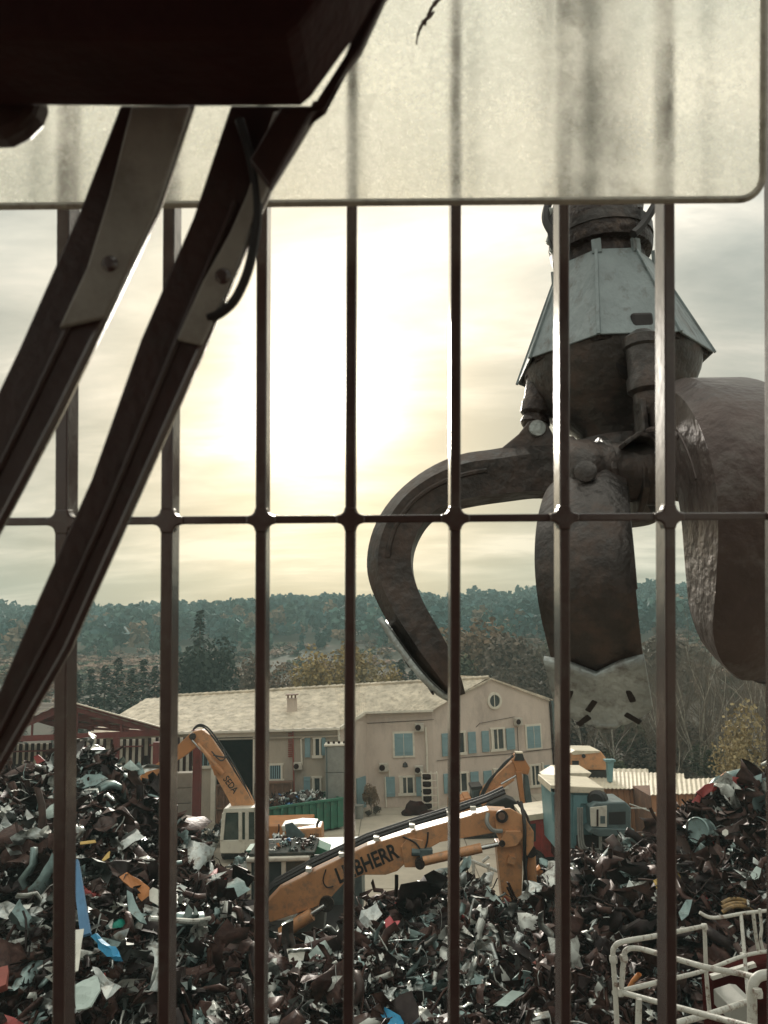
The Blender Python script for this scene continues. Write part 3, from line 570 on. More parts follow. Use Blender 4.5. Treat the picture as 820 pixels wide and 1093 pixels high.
# ------------------------------------------------------------------ red open shed on the left
def build_shed():
    Y = 42.0; ap = P(72, 752.5, Y); eL = P(-14, 790, Y); eR = P(177, 782, Y); bk = Vector((-8, 5.5, 0))
    s = empty('open_shed', (ap.x, Y, 0), 'dark red steel open shed with low gable roof at the left border', 'shed')
    for a, b in ((ap, eL), (ap, eR)):
        m_ = MB(); n = 18; o = 0; vs = []
        for i in range(n+1):
            u = i/n; p = a.lerp(b, u); z = .045 if i % 2 else 0; vs += [p+Vector((0, -.35, .12+z)), p+bk+Vector((0, 0, .12+z))]
        m_.add(vs, [(2*i, 2*i+1, 2*i+3, 2*i+2) for i in range(n)]); m_.build('roof_sheet', M['shed_roof'], s)
        m_ = MB(); m_.beam(a, b, .12, .42); m_.build('rafter', M['red_steel'], s)
        m_ = MB(); m_.beam(a+Vector((0, -.12, .24)), b+Vector((0, -.12, .24)), .08, .06); m_.build('verge_flashing', M['corrugated'], s)
        for k in (5, 10, 15):
            m_ = MB(); o_ = bk*(k/15); m_.beam(a+o_, b+o_, .15, .35); m_.build('rafter', M['red_steel'], s)
        for u in (.2, .4, .6, .8, .97):
            p = a.lerp(b, u)+Vector((0, 0, -.05)); m_ = MB(); m_.beam(p, p+bk, .1, .14); m_.build('purlin', M['red_steel'], s)
    m_ = MB(); m_.beam(Vector((eL.x, Y+.05, eL.z)), Vector((eR.x, Y+.05, eR.z+.0)), .12, .3); m_.build('tie_beam', M['red_steel'], s)
    for u in (.25, .5, .75):
        p = eL.lerp(eR, u); q = P(72, 752.5, Y); zt = q.z-abs(p.x-q.x)*(q.z-eR.z)/abs(eR.x-q.x)
        m_ = MB(); m_.beam(Vector((p.x, Y+.02, p.z)), Vector((p.x, Y+.02, zt)), .09, .09, Vector((0, 1, 0))); m_.build('strut', M['red_steel'], s)
    for x, y in ((eR.x-.5, Y), (eL.x+.5, Y), (eR.x-4.5, Y+5)):
        m_ = MB(); m_.box((x, y+.1, 3.0), (.32, .32, 6.0)); m_.build('post', M['red_steel'], s)
    # rear wall with pale openings between dark upright bars
    yb = Y+6.6; x0, x1 = P(-20, 800, yb).x, P(186, 800, yb).x
    m_ = MB(); m_.box(((x0+x1)/2, yb+.3, 2.2), (x1-x0, .2, 4.4)); m_.build('rear_wall', M['dark_room'], s)
    for a_, b_, t_, c_ in ((10, 54, 795, 816), (84, 112, 790, 812), (120, 153, 790, 832), (160, 176, 788, 830), (184, 204, 788, 826)):
        zt, zb = P(a_, t_, yb).z, P(a_, c_, yb).z; xa, xb = P(a_, t_, yb).x, P(b_, t_, yb).x
        m_ = MB(); m_.box(((xa+xb)/2, yb+.1, (zt+zb)/2), (xb-xa, .08, zt-zb)); m_.build('light_panel', M['white_trim'], s)
        nb = int((b_-a_)/6.0)
        for i in range(nb+1):
            m_ = MB(); m_.box((xa+(xb-xa)*i/nb, yb-.02, (zt+zb)/2), (.17, .1, zt-zb+.1)); m_.build('upright_bar', M['dark_room'], s)
        m_ = MB(); m_.box(((xa+xb)/2, yb-.05, zt-.16-.25), (xb-xa, .1, .08)); m_.build('rail', M['red_steel'], s)
    return Y
build_shed()
p = P(210, 780, 43); b = MB(); b.box((P(210, 860, 43).x, 43, (p.z)/2), (.42, .36, p.z)); b.box((P(210, 860, 43).x, 43, p.z+.03), (.6, .5, .06)); tag(b.build('steel_column', M['red_steel'], loc=(P(210, 860, 43).x, 43, 0)), 'dark red steel column standing beside the grey block wall', 'column')
wl = empty('block_wall', (P(186, 860, 44).x, 44, 0), 'grey concrete block wall end behind the left scrap heap', 'wall')
xa, xb, zt = P(171, 860, 44).x, P(206, 860, 44).x, P(190, 824, 44).z
nr = 5
for r_ in range(nr):
    for c_ in range(2):
        m_ = MB(); wd = (xb-xa)/2; m_.box((xa+wd*(c_+.5)+(.0), 44+.03*random.random(), zt*(r_+.5)/nr), (wd-.03, .7, zt/nr-.03)); m_.build('concrete_block', M['concrete'], wl, bevel=.03)

# ------------------------------------------------------------------ helpers for machines
def font_part(text, parent, center, X, Zv, nrm, height, width, mt, off=.012, bold=.02):
    cu = bpy.data.curves.new('lettering', 'FONT'); cu.body = text; cu.align_x = 'CENTER'; cu.align_y = 'CENTER'; cu.size = 1; cu.extrude = .004; cu.offset = bold
    t = bpy.data.objects.new('tmp', cu); COL.objects.link(t); bpy.context.view_layer.update()
    me = bpy.data.meshes.new_from_object(t.evaluated_get(bpy.context.evaluated_depsgraph_get())); bpy.data.objects.remove(t); me.name = 'lettering'
    xs = [v.co.x for v in me.vertices]; ys = [v.co.y for v in me.vertices]; sx = width/(max(xs)-min(xs)); sy = height/(max(ys)-min(ys)); cx, cy = (max(xs)+min(xs))/2, (max(ys)+min(ys))/2
    base = parent_base(parent)
    for v in me.vertices: v.co = center+X*((v.co.x-cx)*sx)+Zv*((v.co.y-cy)*sy)+nrm*(off+v.co.z)-base
    me.materials.clear(); me.materials.append(mt); return link('lettering', me, parent)
def slab(pts, Y, th, name, mt, parent, bevel=.02):   # outline seen from the camera side, real thickness towards the back
    m_ = MB(); m_.prism(poly(pts, Y), (0, th, 0)); return m_.build(name, mt, parent, bevel=bevel)
def cyl(p, q, r, name, mt, parent, n=12):
    m_ = MB(); m_.tube([p, q], r, n); return m_.build(name, mt, parent, smooth=True)
def disc(px, py, Y, r, th, name, mt, parent, n=18):
    c = P(px, py, Y); m_ = MB(); m_.lathe([(r, 0), (r, th)], c, Vector((0, -1, 0)), n); return m_.build(name, mt, parent, smooth=True)
def hose(pts, r, name, parent, mt=None):
    m_ = MB(); m_.tube(pts, r, 6); return m_.build(name, mt or M['rubber'], parent, smooth=True)
def arc(pts, k=5):    # smooth curve through points
    pts = [Vector(p) for p in pts]; out = []
    for i in range(len(pts)-1):
        p0, p1, p2, p3 = pts[max(i-1, 0)], pts[i], pts[i+1], pts[min(i+2, len(pts)-1)]
        for j in range(k):
            t = j/k; out.append(.5*((2*p1)+(p2-p0)*t+(2*p0-5*p1+4*p2-p3)*t*t+(3*p1-p0-3*p2+p3)*t**3))
    return out+[pts[-1]]

# ------------------------------------------------------------------ big orange handler in front
def build_handler():
    Y = 26.0; TB = .75
    r = empty('material_handler', (P(300, 990, 27).x, 27.5, 0), 'large orange material handler with long raised boom over the scrap heap', 'excavator')
    boom = slab([(283, 966), (300, 948), (340, 928), (392, 903), (440, 888), (490, 874), (522, 865), (542, 866), (550, 882), (528, 889), (470, 899), (438, 917), (424, 930), (412, 934), (388, 934), (368, 942), (350, 962), (338, 968), (288, 985)], Y, TB, 'boom', M['orange'], r, .03)
    a, b = P(375, 938, Y), P(428, 909, Y); X = (P(421, 908, Y)-P(362, 934, Y)).normalized(); Zv = Vector((-X.z, 0, X.x))
    font_part('LIEBHERR', boom, (P(362, 933, Y)+P(422, 909, Y))/2, X, Zv, Vector((0, -1, 0)), .50, 2.14, M['rubber'], .012, .028)
    # hose bundle lying along the top of the boom
    for k_, (dy, dz) in enumerate(((-.02, 0), (.12, .06), (.28, .03), (.42, .08))):
        hose([P(x, y, Y)+Vector((0, dy+.1, dz+.06+.03*random.random())) for x, y in ((272, 968), (292, 950), (332, 928), (392, 900), (440, 884), (484, 870), (520, 858), (540, 849))], .06, 'hose', boom)
    for x, y in ((330, 930), (365, 914), (402, 897), (440, 884), (480, 871), (505, 865)):
        m_ = MB(); m_.box(P(x, y, Y)+Vector((0, .25, .08)), (.18, .85, .12), None); m_.build('hose_clamp', M['cab_white'], boom)
    hose(arc([P(348, 928, Y-.05), P(345, 940, Y-.08), P(349, 947, Y-.08), P(356, 946, Y-.05)]), .022, 'hose', boom)
    hose(arc([P(430, 893, Y-.05), P(444, 900, Y-.1), P(450, 910, Y-.1)]), .03, 'hose', boom)
    hose(arc([P(457, 888, Y-.05), P(456, 899, Y-.1), P(452, 911, Y-.1)]), .03, 'hose', boom)
    m_ = MB(); m_.box(P(455, 910, Y-.1), (.42, .3, .26)); m_.lathe([(.09, -.25), (.12, .2)], P(446, 910, Y-.15), Vector((-1, 0, .1)), 10); m_.build('valve_block', M['generator'], boom, bevel=.02)
    # lifting cylinders below
    cyl(P(300, 997, Y-.15), P(333, 976, Y-.15), .20, 'lift_cylinder', M['orange'], r); cyl(P(333, 976, Y-.15), P(347, 967, Y-.15), .09, 'piston_rod', M['rod'], r)
    disc(349, 964, Y-.01, .24, .12, 'pivot_pin', M['greasy'], r); 
    cyl(P(300, 997, Y+TB+.2), P(333, 976, Y+TB+.2), .20, 'lift_cylinder', M['orange'], r); cyl(P(333, 976, Y+TB+.2), P(347, 967, Y+TB+.2), .09, 'piston_rod', M['rod'], r)
    slab([(428, 904), (436, 894), (452, 897), (458, 914), (448, 926), (432, 926)], Y-.07, .07, 'cylinder_bracket', M['orange'], r)
    cyl(P(452, 919, Y-.22), P(514, 905, Y-.22), .155, 'stick_cylinder', M['orange'], r); cyl(P(514, 905, Y-.22), P(532, 901, Y-.22), .075, 'piston_rod', M['rod'], r); disc(448, 920, Y-.1, .16, .3, 'pivot_pin', M['greasy'], r)
    # stick with its rounded head plates
    st = slab([(530, 900), (558, 898), (557, 968), (537, 968)], Y-.1, .62, 'stick', M['orange'], r, .03)
    slab([(529, 872), (535, 864), (545, 863), (560, 872), (570, 888), (570, 903), (563, 914), (556, 900), (534, 900), (530, 890)], Y-.2, .12, 'head_plate', M['orange'], r)
    slab([(534, 898), (540, 887), (556, 887), (559, 893), (552, 903), (540, 905), (535, 903)], Y-.3, .1, 'link_plate', M['orange'], r)
    disc(535.5, 871, Y-.2, .2, .1, 'pivot_pin', M['greasy'], r); disc(535.5, 871, Y-.3, .11, .05, 'pin_head', M['rust'], r); disc(536, 900, Y-.4, .1, .06, 'pivot_pin', M['greasy'], r)
    hose(arc([P(521, 868, Y-.2), P(520, 878, Y-.32), P(526, 886, Y-.32), P(536, 887, Y-.22)]), .07, 'hose', r, M['tank_grey'])
    cyl(P(566, 912, Y+.35), P(568, 958, Y+.35), .18, 'grab_cylinder', M['orange'], r); disc(566, 908, Y+.2, .2, .1, 'pivot_pin', M['greasy'], r)
    hose(arc([P(556, 856, Y+.1), P(560, 880, Y-.3), P(560, 915, Y-.25), P(563, 962, Y-.1)]), .06, 'hose', r)
    hose(arc([P(552, 855, Y+.3), P(565, 880, Y+.1), P(561, 925, Y), P(558, 964, Y)]), .05, 'hose', r)
    m_ = MB(); m_.box(P(546, 918, Y-.16), (.26, .14, .22), (Vector((.95, 0, -.3)), Vector((0, 1, 0)), Vector((.3, 0, .95)))); m_.build('lamp_box', M['orange'], st)
    for i, (c1_, ym) in enumerate((('truck_red', 0), ('cab_white', 1), ('truck_red', 2))):
        slab([(538, 956+ym*4.2), (544, 960+ym*4.2), (544, 964.2+ym*4.2), (538, 960.2+ym*4.2)], Y-.112, .012, 'warning_stripe', M[c1_], st, 0)
    # operator cab and the body, mostly sunk behind the heap
    yc = 28.5
    zt = P(300, 917, yc).z; xl, xr = P(263, 930, yc).x, P(331, 930, yc).x
    cb = MB(); cb.box(((xl+xr)/2, yc+.9, zt+.02), (xr-xl, 2.1, .16)); cab = cb.build('cab_roof', M['cab_white'], r, bevel=.05)
    cb = MB(); cb.box(((xl+xr)/2+.12, yc+1.0, zt+.16), (xr-xl+.1, 2.0, .10)); cb.build('roof_plate', mat('roof_mat', (.05, .055, .05), .9, 0, (.10, .085, .07), 3, .2, None, (.5, .65), spec=.08), r, bevel=.03)
    global CABTOP; CABTOP = ((xl+xr)/2+.12, yc+1.0, zt+.24, (xr-xl)/2)
    for x in (xl+.1, xr-.1, (xl+xr)/2+.2):
        for y in (yc, yc+1.8):
            m_ = MB(); m_.box((x, y, zt-.95), (.16, .14, 1.8)); m_.build('cab_post', M['cab_white'], r, bevel=.02)
    m_ = MB(); m_.box(((xl+xr)/2, yc+.9, zt-.95), (xr-xl-.22, 1.72, 1.75)); m_.build('cab_glass', M['pane'], r)
    m_ = MB(); m_.box(((xl+xr)/2, yc+.9, zt-2.5), (xr-xl, 2.0, 1.3)); m_.build('cab_body', M['cab_white'], r, bevel=.05)
    slab([(262, 908), (300, 905), (338, 903), (352, 909), (350, 912), (268, 913)], 29.8, 1.0, 'roof_guard', M['skip_green'], r)
    m_ = MB(); c = P(330, 912, 31); m_.box((c.x, 31.5, 1.9), (4.2, 3.0, 2.2)); m_.build('engine_housing', M['generator'], r, bevel=.06)
    slab([(302, 1000), (322, 968), (348, 962), (345, 1000)], 27.0, 1.2, 'counterweight', M['tank_grey'], r); slab([(298, 1010), (302, 1000.5), (346, 1000.5), (345, 1010)], 26.95, 1.3, 'base_plate', M['orange_deep'], r)
    m_ = MB(); c = P(310, 1000, 28.3); m_.box((c.x, 28.6, .9), (4.6, 2.6, .9)); m_.build('undercarriage', M['rubber'], r, bevel=.05)
    for dx in (-1.7, 1.7):
        for y in (27.4, 29.9): m_ = MB(); m_.lathe([(.2, -.2), (.55, -.22), (.6, 0), (.55, .22), (.2, .2)], (c.x+dx, y, .6), Vector((0, 1, 0)), 16); m_.build('wheel', M['tyre'], r, True)
build_handler()

# ------------------------------------------------------------------ older white-cab excavator on the left
def build_digger():
    Y = 40.5
    r = empty('excavator', (P(255, 905, Y).x, Y+1, 0), 'orange-boomed excavator with a white cab behind the left scrap heap', 'excavator')
    bm_ = slab([(250, 866), (243, 852), (232, 832), (222, 812), (213, 797), (203, 796), (199, 788), (206, 781), (216, 779), (224, 785), (236, 803), (252, 827), (264, 846), (272, 862), (272, 870)], Y+.6, .6, 'boom', M['orange'], r, .03)
    a, b = P(241, 830, Y+.6), P(252, 845, Y+.6); X = (b-a).normalized(); Zv = Vector((-X.z, 0, X.x)); 
    font_part('SEDA', bm_, (a+b)/2, X, Zv, Vector((0, -1, 0)), .36, .95, M['rubber'], .012, .012)
    slab([(203, 783), (209, 786), (210, 797), (196, 808), (172, 822), (158, 838), (149, 838), (150, 827), (172, 812)], Y+.5, .45, 'stick', M['orange_deep'], r, .03)
    cyl(P(236, 822, Y+.45), P(211, 794, Y+.45), .10, 'stick_cylinder', M['orange'], r); cyl(P(238, 826, Y+.4), P(230, 817, Y+.4), .13, 'cylinder_base', M['orange_deep'], r)
    cyl(P(205, 790, Y+.4), P(214, 800, Y+.4), .05, 'piston_rod', M['rod'], r); disc(206, 786, Y+.5, .18, .1, 'pivot_pin', M['greasy'], r)
    slab([(226, 818), (231, 815), (234, 826), (229, 828)], Y+.5, .1, 'bracket', M['orange_deep'], r)
    for o_ in (0, 1.6): hose(arc([P(270+o_, 862, Y+.8), P(255+o_, 830-o_, Y+.7), P(238+o_, 802-o_, Y+.7), P(222+o_, 780-o_, Y+.75), P(213, 775-o_, Y+.8), P(206, 779, Y+.7)]), .05, 'hose', r)
    hose(arc([P(228, 806, Y+.4), P(240, 808, Y+.3), P(238, 800, Y+.5)]), .04, 'hose', r)
    hose(arc([P(226, 802, Y+.4), P(236, 812, Y+.25), P(243, 806, Y+.5)]), .035, 'hose', r)
    # cab: corner posts, roof, sill, glazing
    L_, R_, T_, S_, B_ = 236, 273, 864, 897, 908
    slab([(L_+3, T_-1), (R_, T_-2), (R_+1, T_+3), (L_+1.5, T_+4)], Y, 1.5, 'cab_roof', M['cab_white'], r, .04)
    slab([(L_-1, S_), (R_, S_-1), (R_, B_+3), (L_-1, B_+3)], Y, 1.5, 'cab_body', M['cab_white'], r, .04)
    for a_, b_ in (((L_+1.5, T_+4), (L_-1, S_)), ((255, T_+3), (255, S_)), ((262, T_+3), (262, S_)), ((272, T_+2), (272, S_))):
        slab([(a_[0]-.5, a_[1]), (a_[0]+3.4, a_[1]), (b_[0]+3.4, b_[1]), (b_[0]-.3, b_[1])], Y-.05, .14, 'cab_post', M['cab_white'], r, .01); slab([(a_[0], a_[1]), (a_[0]+2.6, a_[1]), (b_[0]+2.8, b_[1]), (b_[0], b_[1])], Y+1.36, .14, 'cab_post', M['cab_white'], r, .01)
    g_ = mat('cab_glass', (0.05, 0.065, 0.055), .1, spec=.7, var=.3); slab([(L_+3, T_+4), (272, T_+3), (272, S_), (L_+1, S_)], Y+.05, 1.36, 'cab_glass', g_, r, 0)
    c = P(262, 912, Y+1.5); m_ = MB(); m_.box((c.x+1.2, Y+2.4, 1.15), (4.6, 2.6, .9)); m_.build('engine_housing', M['orange_deep'], r, bevel=.06)
    m_ = MB(); m_.box((c.x+1.0, Y+2.2, .45), (4.4, 2.6, .9)); m_.build('track', M['tyre'], r, bevel=.2)
build_digger()

# ------------------------------------------------------------------ third excavator by the house
def build_third():
    Y = 44.5
    r = empty('excavator', (P(535, 872, Y).x, Y, 0), 'orange excavator with folded dusty arm parked before the house gable', 'excavator')
    slab([(511, 857), (513, 846), (524, 834), (538, 820), (549, 811), (556, 812), (557, 822), (548, 833), (530, 847), (516, 861)], Y, .7, 'boom', M['orange'], r, .03)
    slab([(547, 812), (551, 806), (557, 805), (562, 813), (566, 820), (564, 827), (558, 826), (552, 824)], Y-.2, .9, 'arm_head', M['orange_deep'], r, .03)
    slab([(549, 812), (551.5, 804), (558, 804), (560.5, 812)], Y-.3, .5, 'guard_cap', M['rubber'], r, .03); slab([(550.5, 803), (558.5, 803), (558, 804.4), (551, 804.4)], Y-.32, .55, 'guard_lip', M['corrugated'], r, 0)
    pass
    slab([(551, 824), (557, 824), (560, 852), (563, 872), (559, 873)], Y-.3, .4, 'stick', M['orange_deep'], r, .02)
    slab([(560, 826), (564, 828), (569, 862), (562, 863), (560, 840)], Y, .5, 'side_arm', M['generator'], r, .02)
    slab([(556, 861), (570, 860), (572, 864), (560, 869)], Y-.1, .7, 'bucket', M['rubber'], r, .02)
    for o_ in (0, 2): hose(arc([P(512+o_, 852, Y-.05), P(522+o_, 833, Y-.1), P(538, 817-o_, Y-.1), P(548, 806+o_*.5, Y-.1)]), .06, 'hose', r)
    cyl(P(524, 848, Y-.15), P(548, 831, Y-.15), .12, 'arm_cylinder', M['orange'], r); cyl(P(535, 837, Y-.2), P(551, 828, Y-.2), .06, 'piston_rod', M['rod'], r)
    slab([(527, 841), (533, 838), (536, 846), (531, 849)], Y-.12, .1, 'bracket', M['orange_deep'], r)
    bd = slab([(496, 852), (503, 851), (503, 868), (496, 869)], Y, 1.8, 'body', M['orange_deep'], r, .03); slab([(480, 856), (503.5, 851.5), (503.5, 866), (480, 872)], Y+.2, 1.6, 'counterweight', M['orange_deep'], r, .05)
    c = P(497, 861, Y-.02); disc(496, 862, Y-.02, .1, .05, 'bolt', M['rubber'], r)
    slab([(504, 842), (514, 841), (514, 862), (504, 862)], Y+.3, 1.3, 'cab', M['generator'], r, .04); slab([(503, 840), (515, 839), (515, 842), (503, 843)], Y+.2, 1.5, 'cab_roof', M['rubber'], r, .02); slab([(505.5, 845), (512.5, 844), (512.5, 854), (505.5, 855)], Y+.28, .03, 'cab_glass', M['pane'], r, 0)
    slab([(515, 866), (524, 858), (540, 851), (552, 856), (557, 870), (552, 880), (512, 884)], Y+.5, 1.4, 'engine_cover', M['rubber'], r, .1)
    m_ = MB(); c = P(530, 880, Y+1); m_.box((c.x, Y+1, .5), (4.2, 2.6, 1.0)); m_.build('track', M['tyre'], r, bevel=.2)
build_third()

# ------------------------------------------------------------------ yard furniture
def obox(mb, a, b, th, z0, z1, mi=0):      # wall-like box from ground point a to b, depth th away from the camera
    d = (b-a); n_ = Vector((-d.y, d.x, 0)).normalized()
    n_ = n_ if n_.y > 0 else -n_
    q = [a, b, b+n_*th, a+n_*th]; return mb.hexa([Vector((v.x, v.y, z0)) for v in q]+[Vector((v.x, v.y, z1)) for v in q], mi)
def build_skip():
    A_, B_ = P(282, 861, 45.0), P(366, 852, 47.5); zt = B_.z; A_ = Vector((A_.x, 45, 0)); B_ = Vector((B_.x, 47.5, 0)); X = (B_-A_).normalized(); Yv = Vector((-X.y, X.x, 0)); L_ = (B_-A_).length; h = zt-.15; dp = 2.3
    s = empty('waste_skip', (A_+B_)/2+Yv, 'long green ribbed skip full of scrap in front of the house', 'skip')
    for o_ in (0, dp):
        m_ = MB(); obox(m_, A_+Yv*o_, B_+Yv*o_, .07, .15, zt); m_.build('side_panel', M['skip_green'], s)
        m_ = MB(); m_.beam(A_+Yv*(o_-.02)+Vector((0, 0, zt)), B_+Yv*(o_-.02)+Vector((0, 0, zt)), .2, .12); m_.build('rim', M['skip_green'], s)
    for q in (A_, B_): m_ = MB(); obox(m_, q+Yv*.08, q+Yv*(dp-.01), .07, .15, zt-.02); m_.build('end_panel', M['skip_green'], s)
    m_ = MB(); m_.box((A_+B_)/2+Yv*dp/2+Vector((0, 0, .2)), (L_-.1, dp-.1, .08), (X, Yv, Vector((0, 0, 1)))); m_.build('floor_panel', M['skip_green'], s)
    for i in range(11):
        q = A_+X*(L_*(i+.3)/11)-Yv*.07; m_ = MB(); m_.box(q+Vector((0, 0, .15+(h-.08)/2)), (.16, .13, h-.1), (X, Yv, Vector((0, 0, 1)))); m_.build('rib', M['skip_green'], s)
    return A_, B_, Yv, zt
SKIP = build_skip()
def panel_bin(name, label, cat, pts, Y, depth, mt, ribs):
    a, b = P(*pts[0], Y), P(*pts[1], Y); zt = (a.z+b.z)/2; A_, B_ = Vector((a.x, Y, 0)), Vector((b.x, Y, 0)); r = empty(name, (A_+B_)/2, label, cat)
    X = (B_-A_).normalized(); L_ = (B_-A_).length
    m_ = MB(); obox(m_, A_, B_, depth, .05, zt-.1); m_.build('body', mt, r)
    for z in (zt-.06, zt*.5, .15): m_ = MB(); m_.beam(A_+Vector((0, -.06, z)), B_+Vector((0, -.06, z)), .12, .12); m_.build('rail', mt, r)
    for i in range(ribs+1): m_ = MB(); m_.box(A_+X*(L_*i/ribs)+Vector((0, -.045, zt/2)), (.12, .09, zt-.1)); m_.build('rib', mt, r)
    return r
panel_bin('rusty_bin', 'rusty brown ribbed steel bin against the long wall behind the green skip', 'bin', [(273, 836), (311, 833)], 48.6, 1.0, M['rust'], 4)
panel_bin('rusty_bin', 'low rusty steel bin behind the orange boom at the garage opening', 'bin', [(232, 838), (254, 836)], 47.5, 1.2, M['rust'], 3)
def tank():
    Y = 48.3; a, b = P(347, 797, Y), P(371, 797, Y); zt = a.z; r = empty('grey_cabinet', ((a.x+b.x)/2, Y, 0), 'tall grey sheet-metal cabinet with a white lid beside the house', 'cabinet'); wd = b.x-a.x; cx = (a.x+b.x)/2
    for i in range(3):
        m_ = MB(); m_.box((cx, Y+.6, zt*(i+.5)/3), (wd, 1.2, zt/3-.03)); m_.build('panel', M['tank_grey'], r, bevel=.02)
    m_ = MB(); m_.box((cx, Y+.6, zt+.07), (wd+.12, 1.3, .12)); m_.build('lid', M['white_trim'], r, bevel=.02)
    for i in range(4): m_ = MB(); m_.lathe([(.07, 0), (.09, .1), (.02, .16)], (cx-.5+.33*i, Y+.3, zt+.13), n=8); m_.build('cap', M['dark_room'], r)
    m_ = MB(); m_.box((cx-wd/2+.1, Y-.03, zt/2), (.06, .06, zt)); m_.build('edge_trim', M['generator'], r)
tank()
def rack():
    Y = 51.4; r = empty('wire_rack', (P(458, 860, Y).x, Y, 0), 'white wire rack holding dark bundles against the house front', 'rack')
    x0, x1 = P(451, 845, Y).x, P(467.5, 845, Y).x; zt = P(459, 825, Y).z; xm = x0+(x1-x0)*.62
    for x in (x0, xm, x1):
        for y in (Y, Y+.6): m_ = MB(); m_.tube([(x, y, 0), (x, y, zt)], .035, 6); m_.build('upright', M['white_trim'], r)
    for i in range(6):
        z = .12+(zt-.15)*i/5
        m_ = MB(); m_.tube([(x0, Y-.01, z), (x1, Y-.01, z)], .028, 6); m_.tube([(x1, Y, z), (x1, Y+.6, z)], .028, 6); m_.tube([(x0, Y, z), (x0, Y+.6, z)], .028, 6); m_.build('shelf_rail', M['white_trim'], r)
    return x0, xm, zt, Y
RK = rack()
def blob(mb, c, r, seed, mi=0, amp=.3):
    g = random.Random(seed); bm = bmesh.new(); bmesh.ops.create_icosphere(bm, subdivisions=2, radius=1); o = len(mb.v)
    for v in bm.verts:
        k = 1+amp*mnoise.noise(v.co*1.7+Vector((seed*3.1, 0, 0))); mb.v.append((c[0]+v.co.x*r[0]*k, c[1]+v.co.y*r[1]*k, c[2]+v.co.z*r[2]*k))
    for f in bm.faces: mb.f.append(tuple(o+v.index for v in f.verts)); mb.m.append(mi)
    bm.free(); return mb
for i in range(5):
    z = .35+i*.46; m_ = MB(); blob(m_, ((RK[0]+RK[1])/2, RK[3]+.3, z), (.36, .24, .22), 50+i)
    tag(m_.build('bundle', M['dark_room'], loc=((RK[0]+RK[1])/2, RK[3]+.3, z-.2)), 'dark bundle on the white wire rack, '+('lowest one', 'second from below', 'in the middle', 'second from the top', 'topmost one')[i], 'bundle', 'bundles on the wire rack')
m_ = MB(); c = P(444, 866, 50.9); blob(m_, (c.x, 50.9, .35), (.75, .5, .55), 3); blob(m_, (c.x-.5, 50.7, .15), (.45, .4, .3), 4); blob(m_, (c.x+.85, 50.6, .1), (.7, .4, .22), 9); tag(m_.build('covered_heap', M['dark_room'], loc=(c.x, 50.9, 0)), 'low dark covered heap on the ground beside the wire rack', 'heap')
for i, (px, py) in enumerate([(396, 858), (401, 861), (393, 862)]):
    Y = 51.2-.3*i; c = P(px, 866, Y); l = Vector((c.x, Y, -.05)); T_ = tree('dry_bush', 'round', i, l, (1.0, .7, .5)[i] if i else 2.2, ('dry reddish bush against the house wall by the blue door', 'low dark bush on the ground right of the reddish bush', 'low dark bush between the reddish bush and the barrel')[i], 'dry bushes by the wall', .7 if i == 0 else 1.5, M['russet'] if i == 0 else M['twig_dark'], cat='bush')
b = MB(); c = P(383, 868, 50.2); b.lathe([(.28, 0), (.3, .02), (.33, .8), (.36, .82), (.3, .82)], (c.x, 50.2, 0), n=16); tag(b.build('plastic_barrel', M['tank_grey'], smooth=True, loc=(c.x, 50.2, 0)), 'small grey barrel standing in front of the blue door', 'barrel')
# small orange loader half buried beside the front cab
def loader():
    Y = 36.5; r = empty('small_loader', (P(322, 905, Y).x, Y, 0), 'small orange and white machine cover among the scrap beside the yard', 'loader')
    slab([(313, 889), (317, 885), (343, 883), (344, 900), (313, 902)], Y, 1.3, 'engine_cover', M['orange'], r, .06); slab([(300, 882), (320, 879), (338, 880), (336, 884), (314, 887), (302, 888)], Y+.6, 1.2, 'hood', M['cab_white'], r, .05)
    slab([(304, 880), (312, 878), (326, 892), (318, 899), (306, 893)], Y-.12, .1, 'side_plate', M['generator'], r, .02)
    for i in range(5): slab([(331+i*2, 890), (332+i*2, 890), (332+i*2, 895), (331+i*2, 895)], Y-.01, .05, 'vent_slot', M['dark_room'], r, 0)
    hose([P(338, 884, Y+.2), P(339, 879, Y+.2), P(341, 876, Y+.2)], .06, 'exhaust', r)
    m_ = MB(); c = P(325, 905, Y+.6); m_.box((c.x, Y+.7, c.z/2), (2.0, 1.2, c.z)); m_.build('chassis', M['rubber'], r)
loader()
# workshop barrier of white tube
def barrier():
    r = empty('tube_barrier', (P(525, 925, 34).x, 34, 0), 'white tubular barrier lying across the yard behind the orange stick', 'barrier')
    for a_, b_ in (((492, 914), (536, 932)), ((521, 922), (524, 946)), ((492, 930), (522, 948)), ((515, 920), (522, 914)), ((505, 920), (506, 944))):
        cyl(P(*a_, 33.8), P(*b_, 33.8), .07, 'tube', M['rail'], r, 8)
barrier()
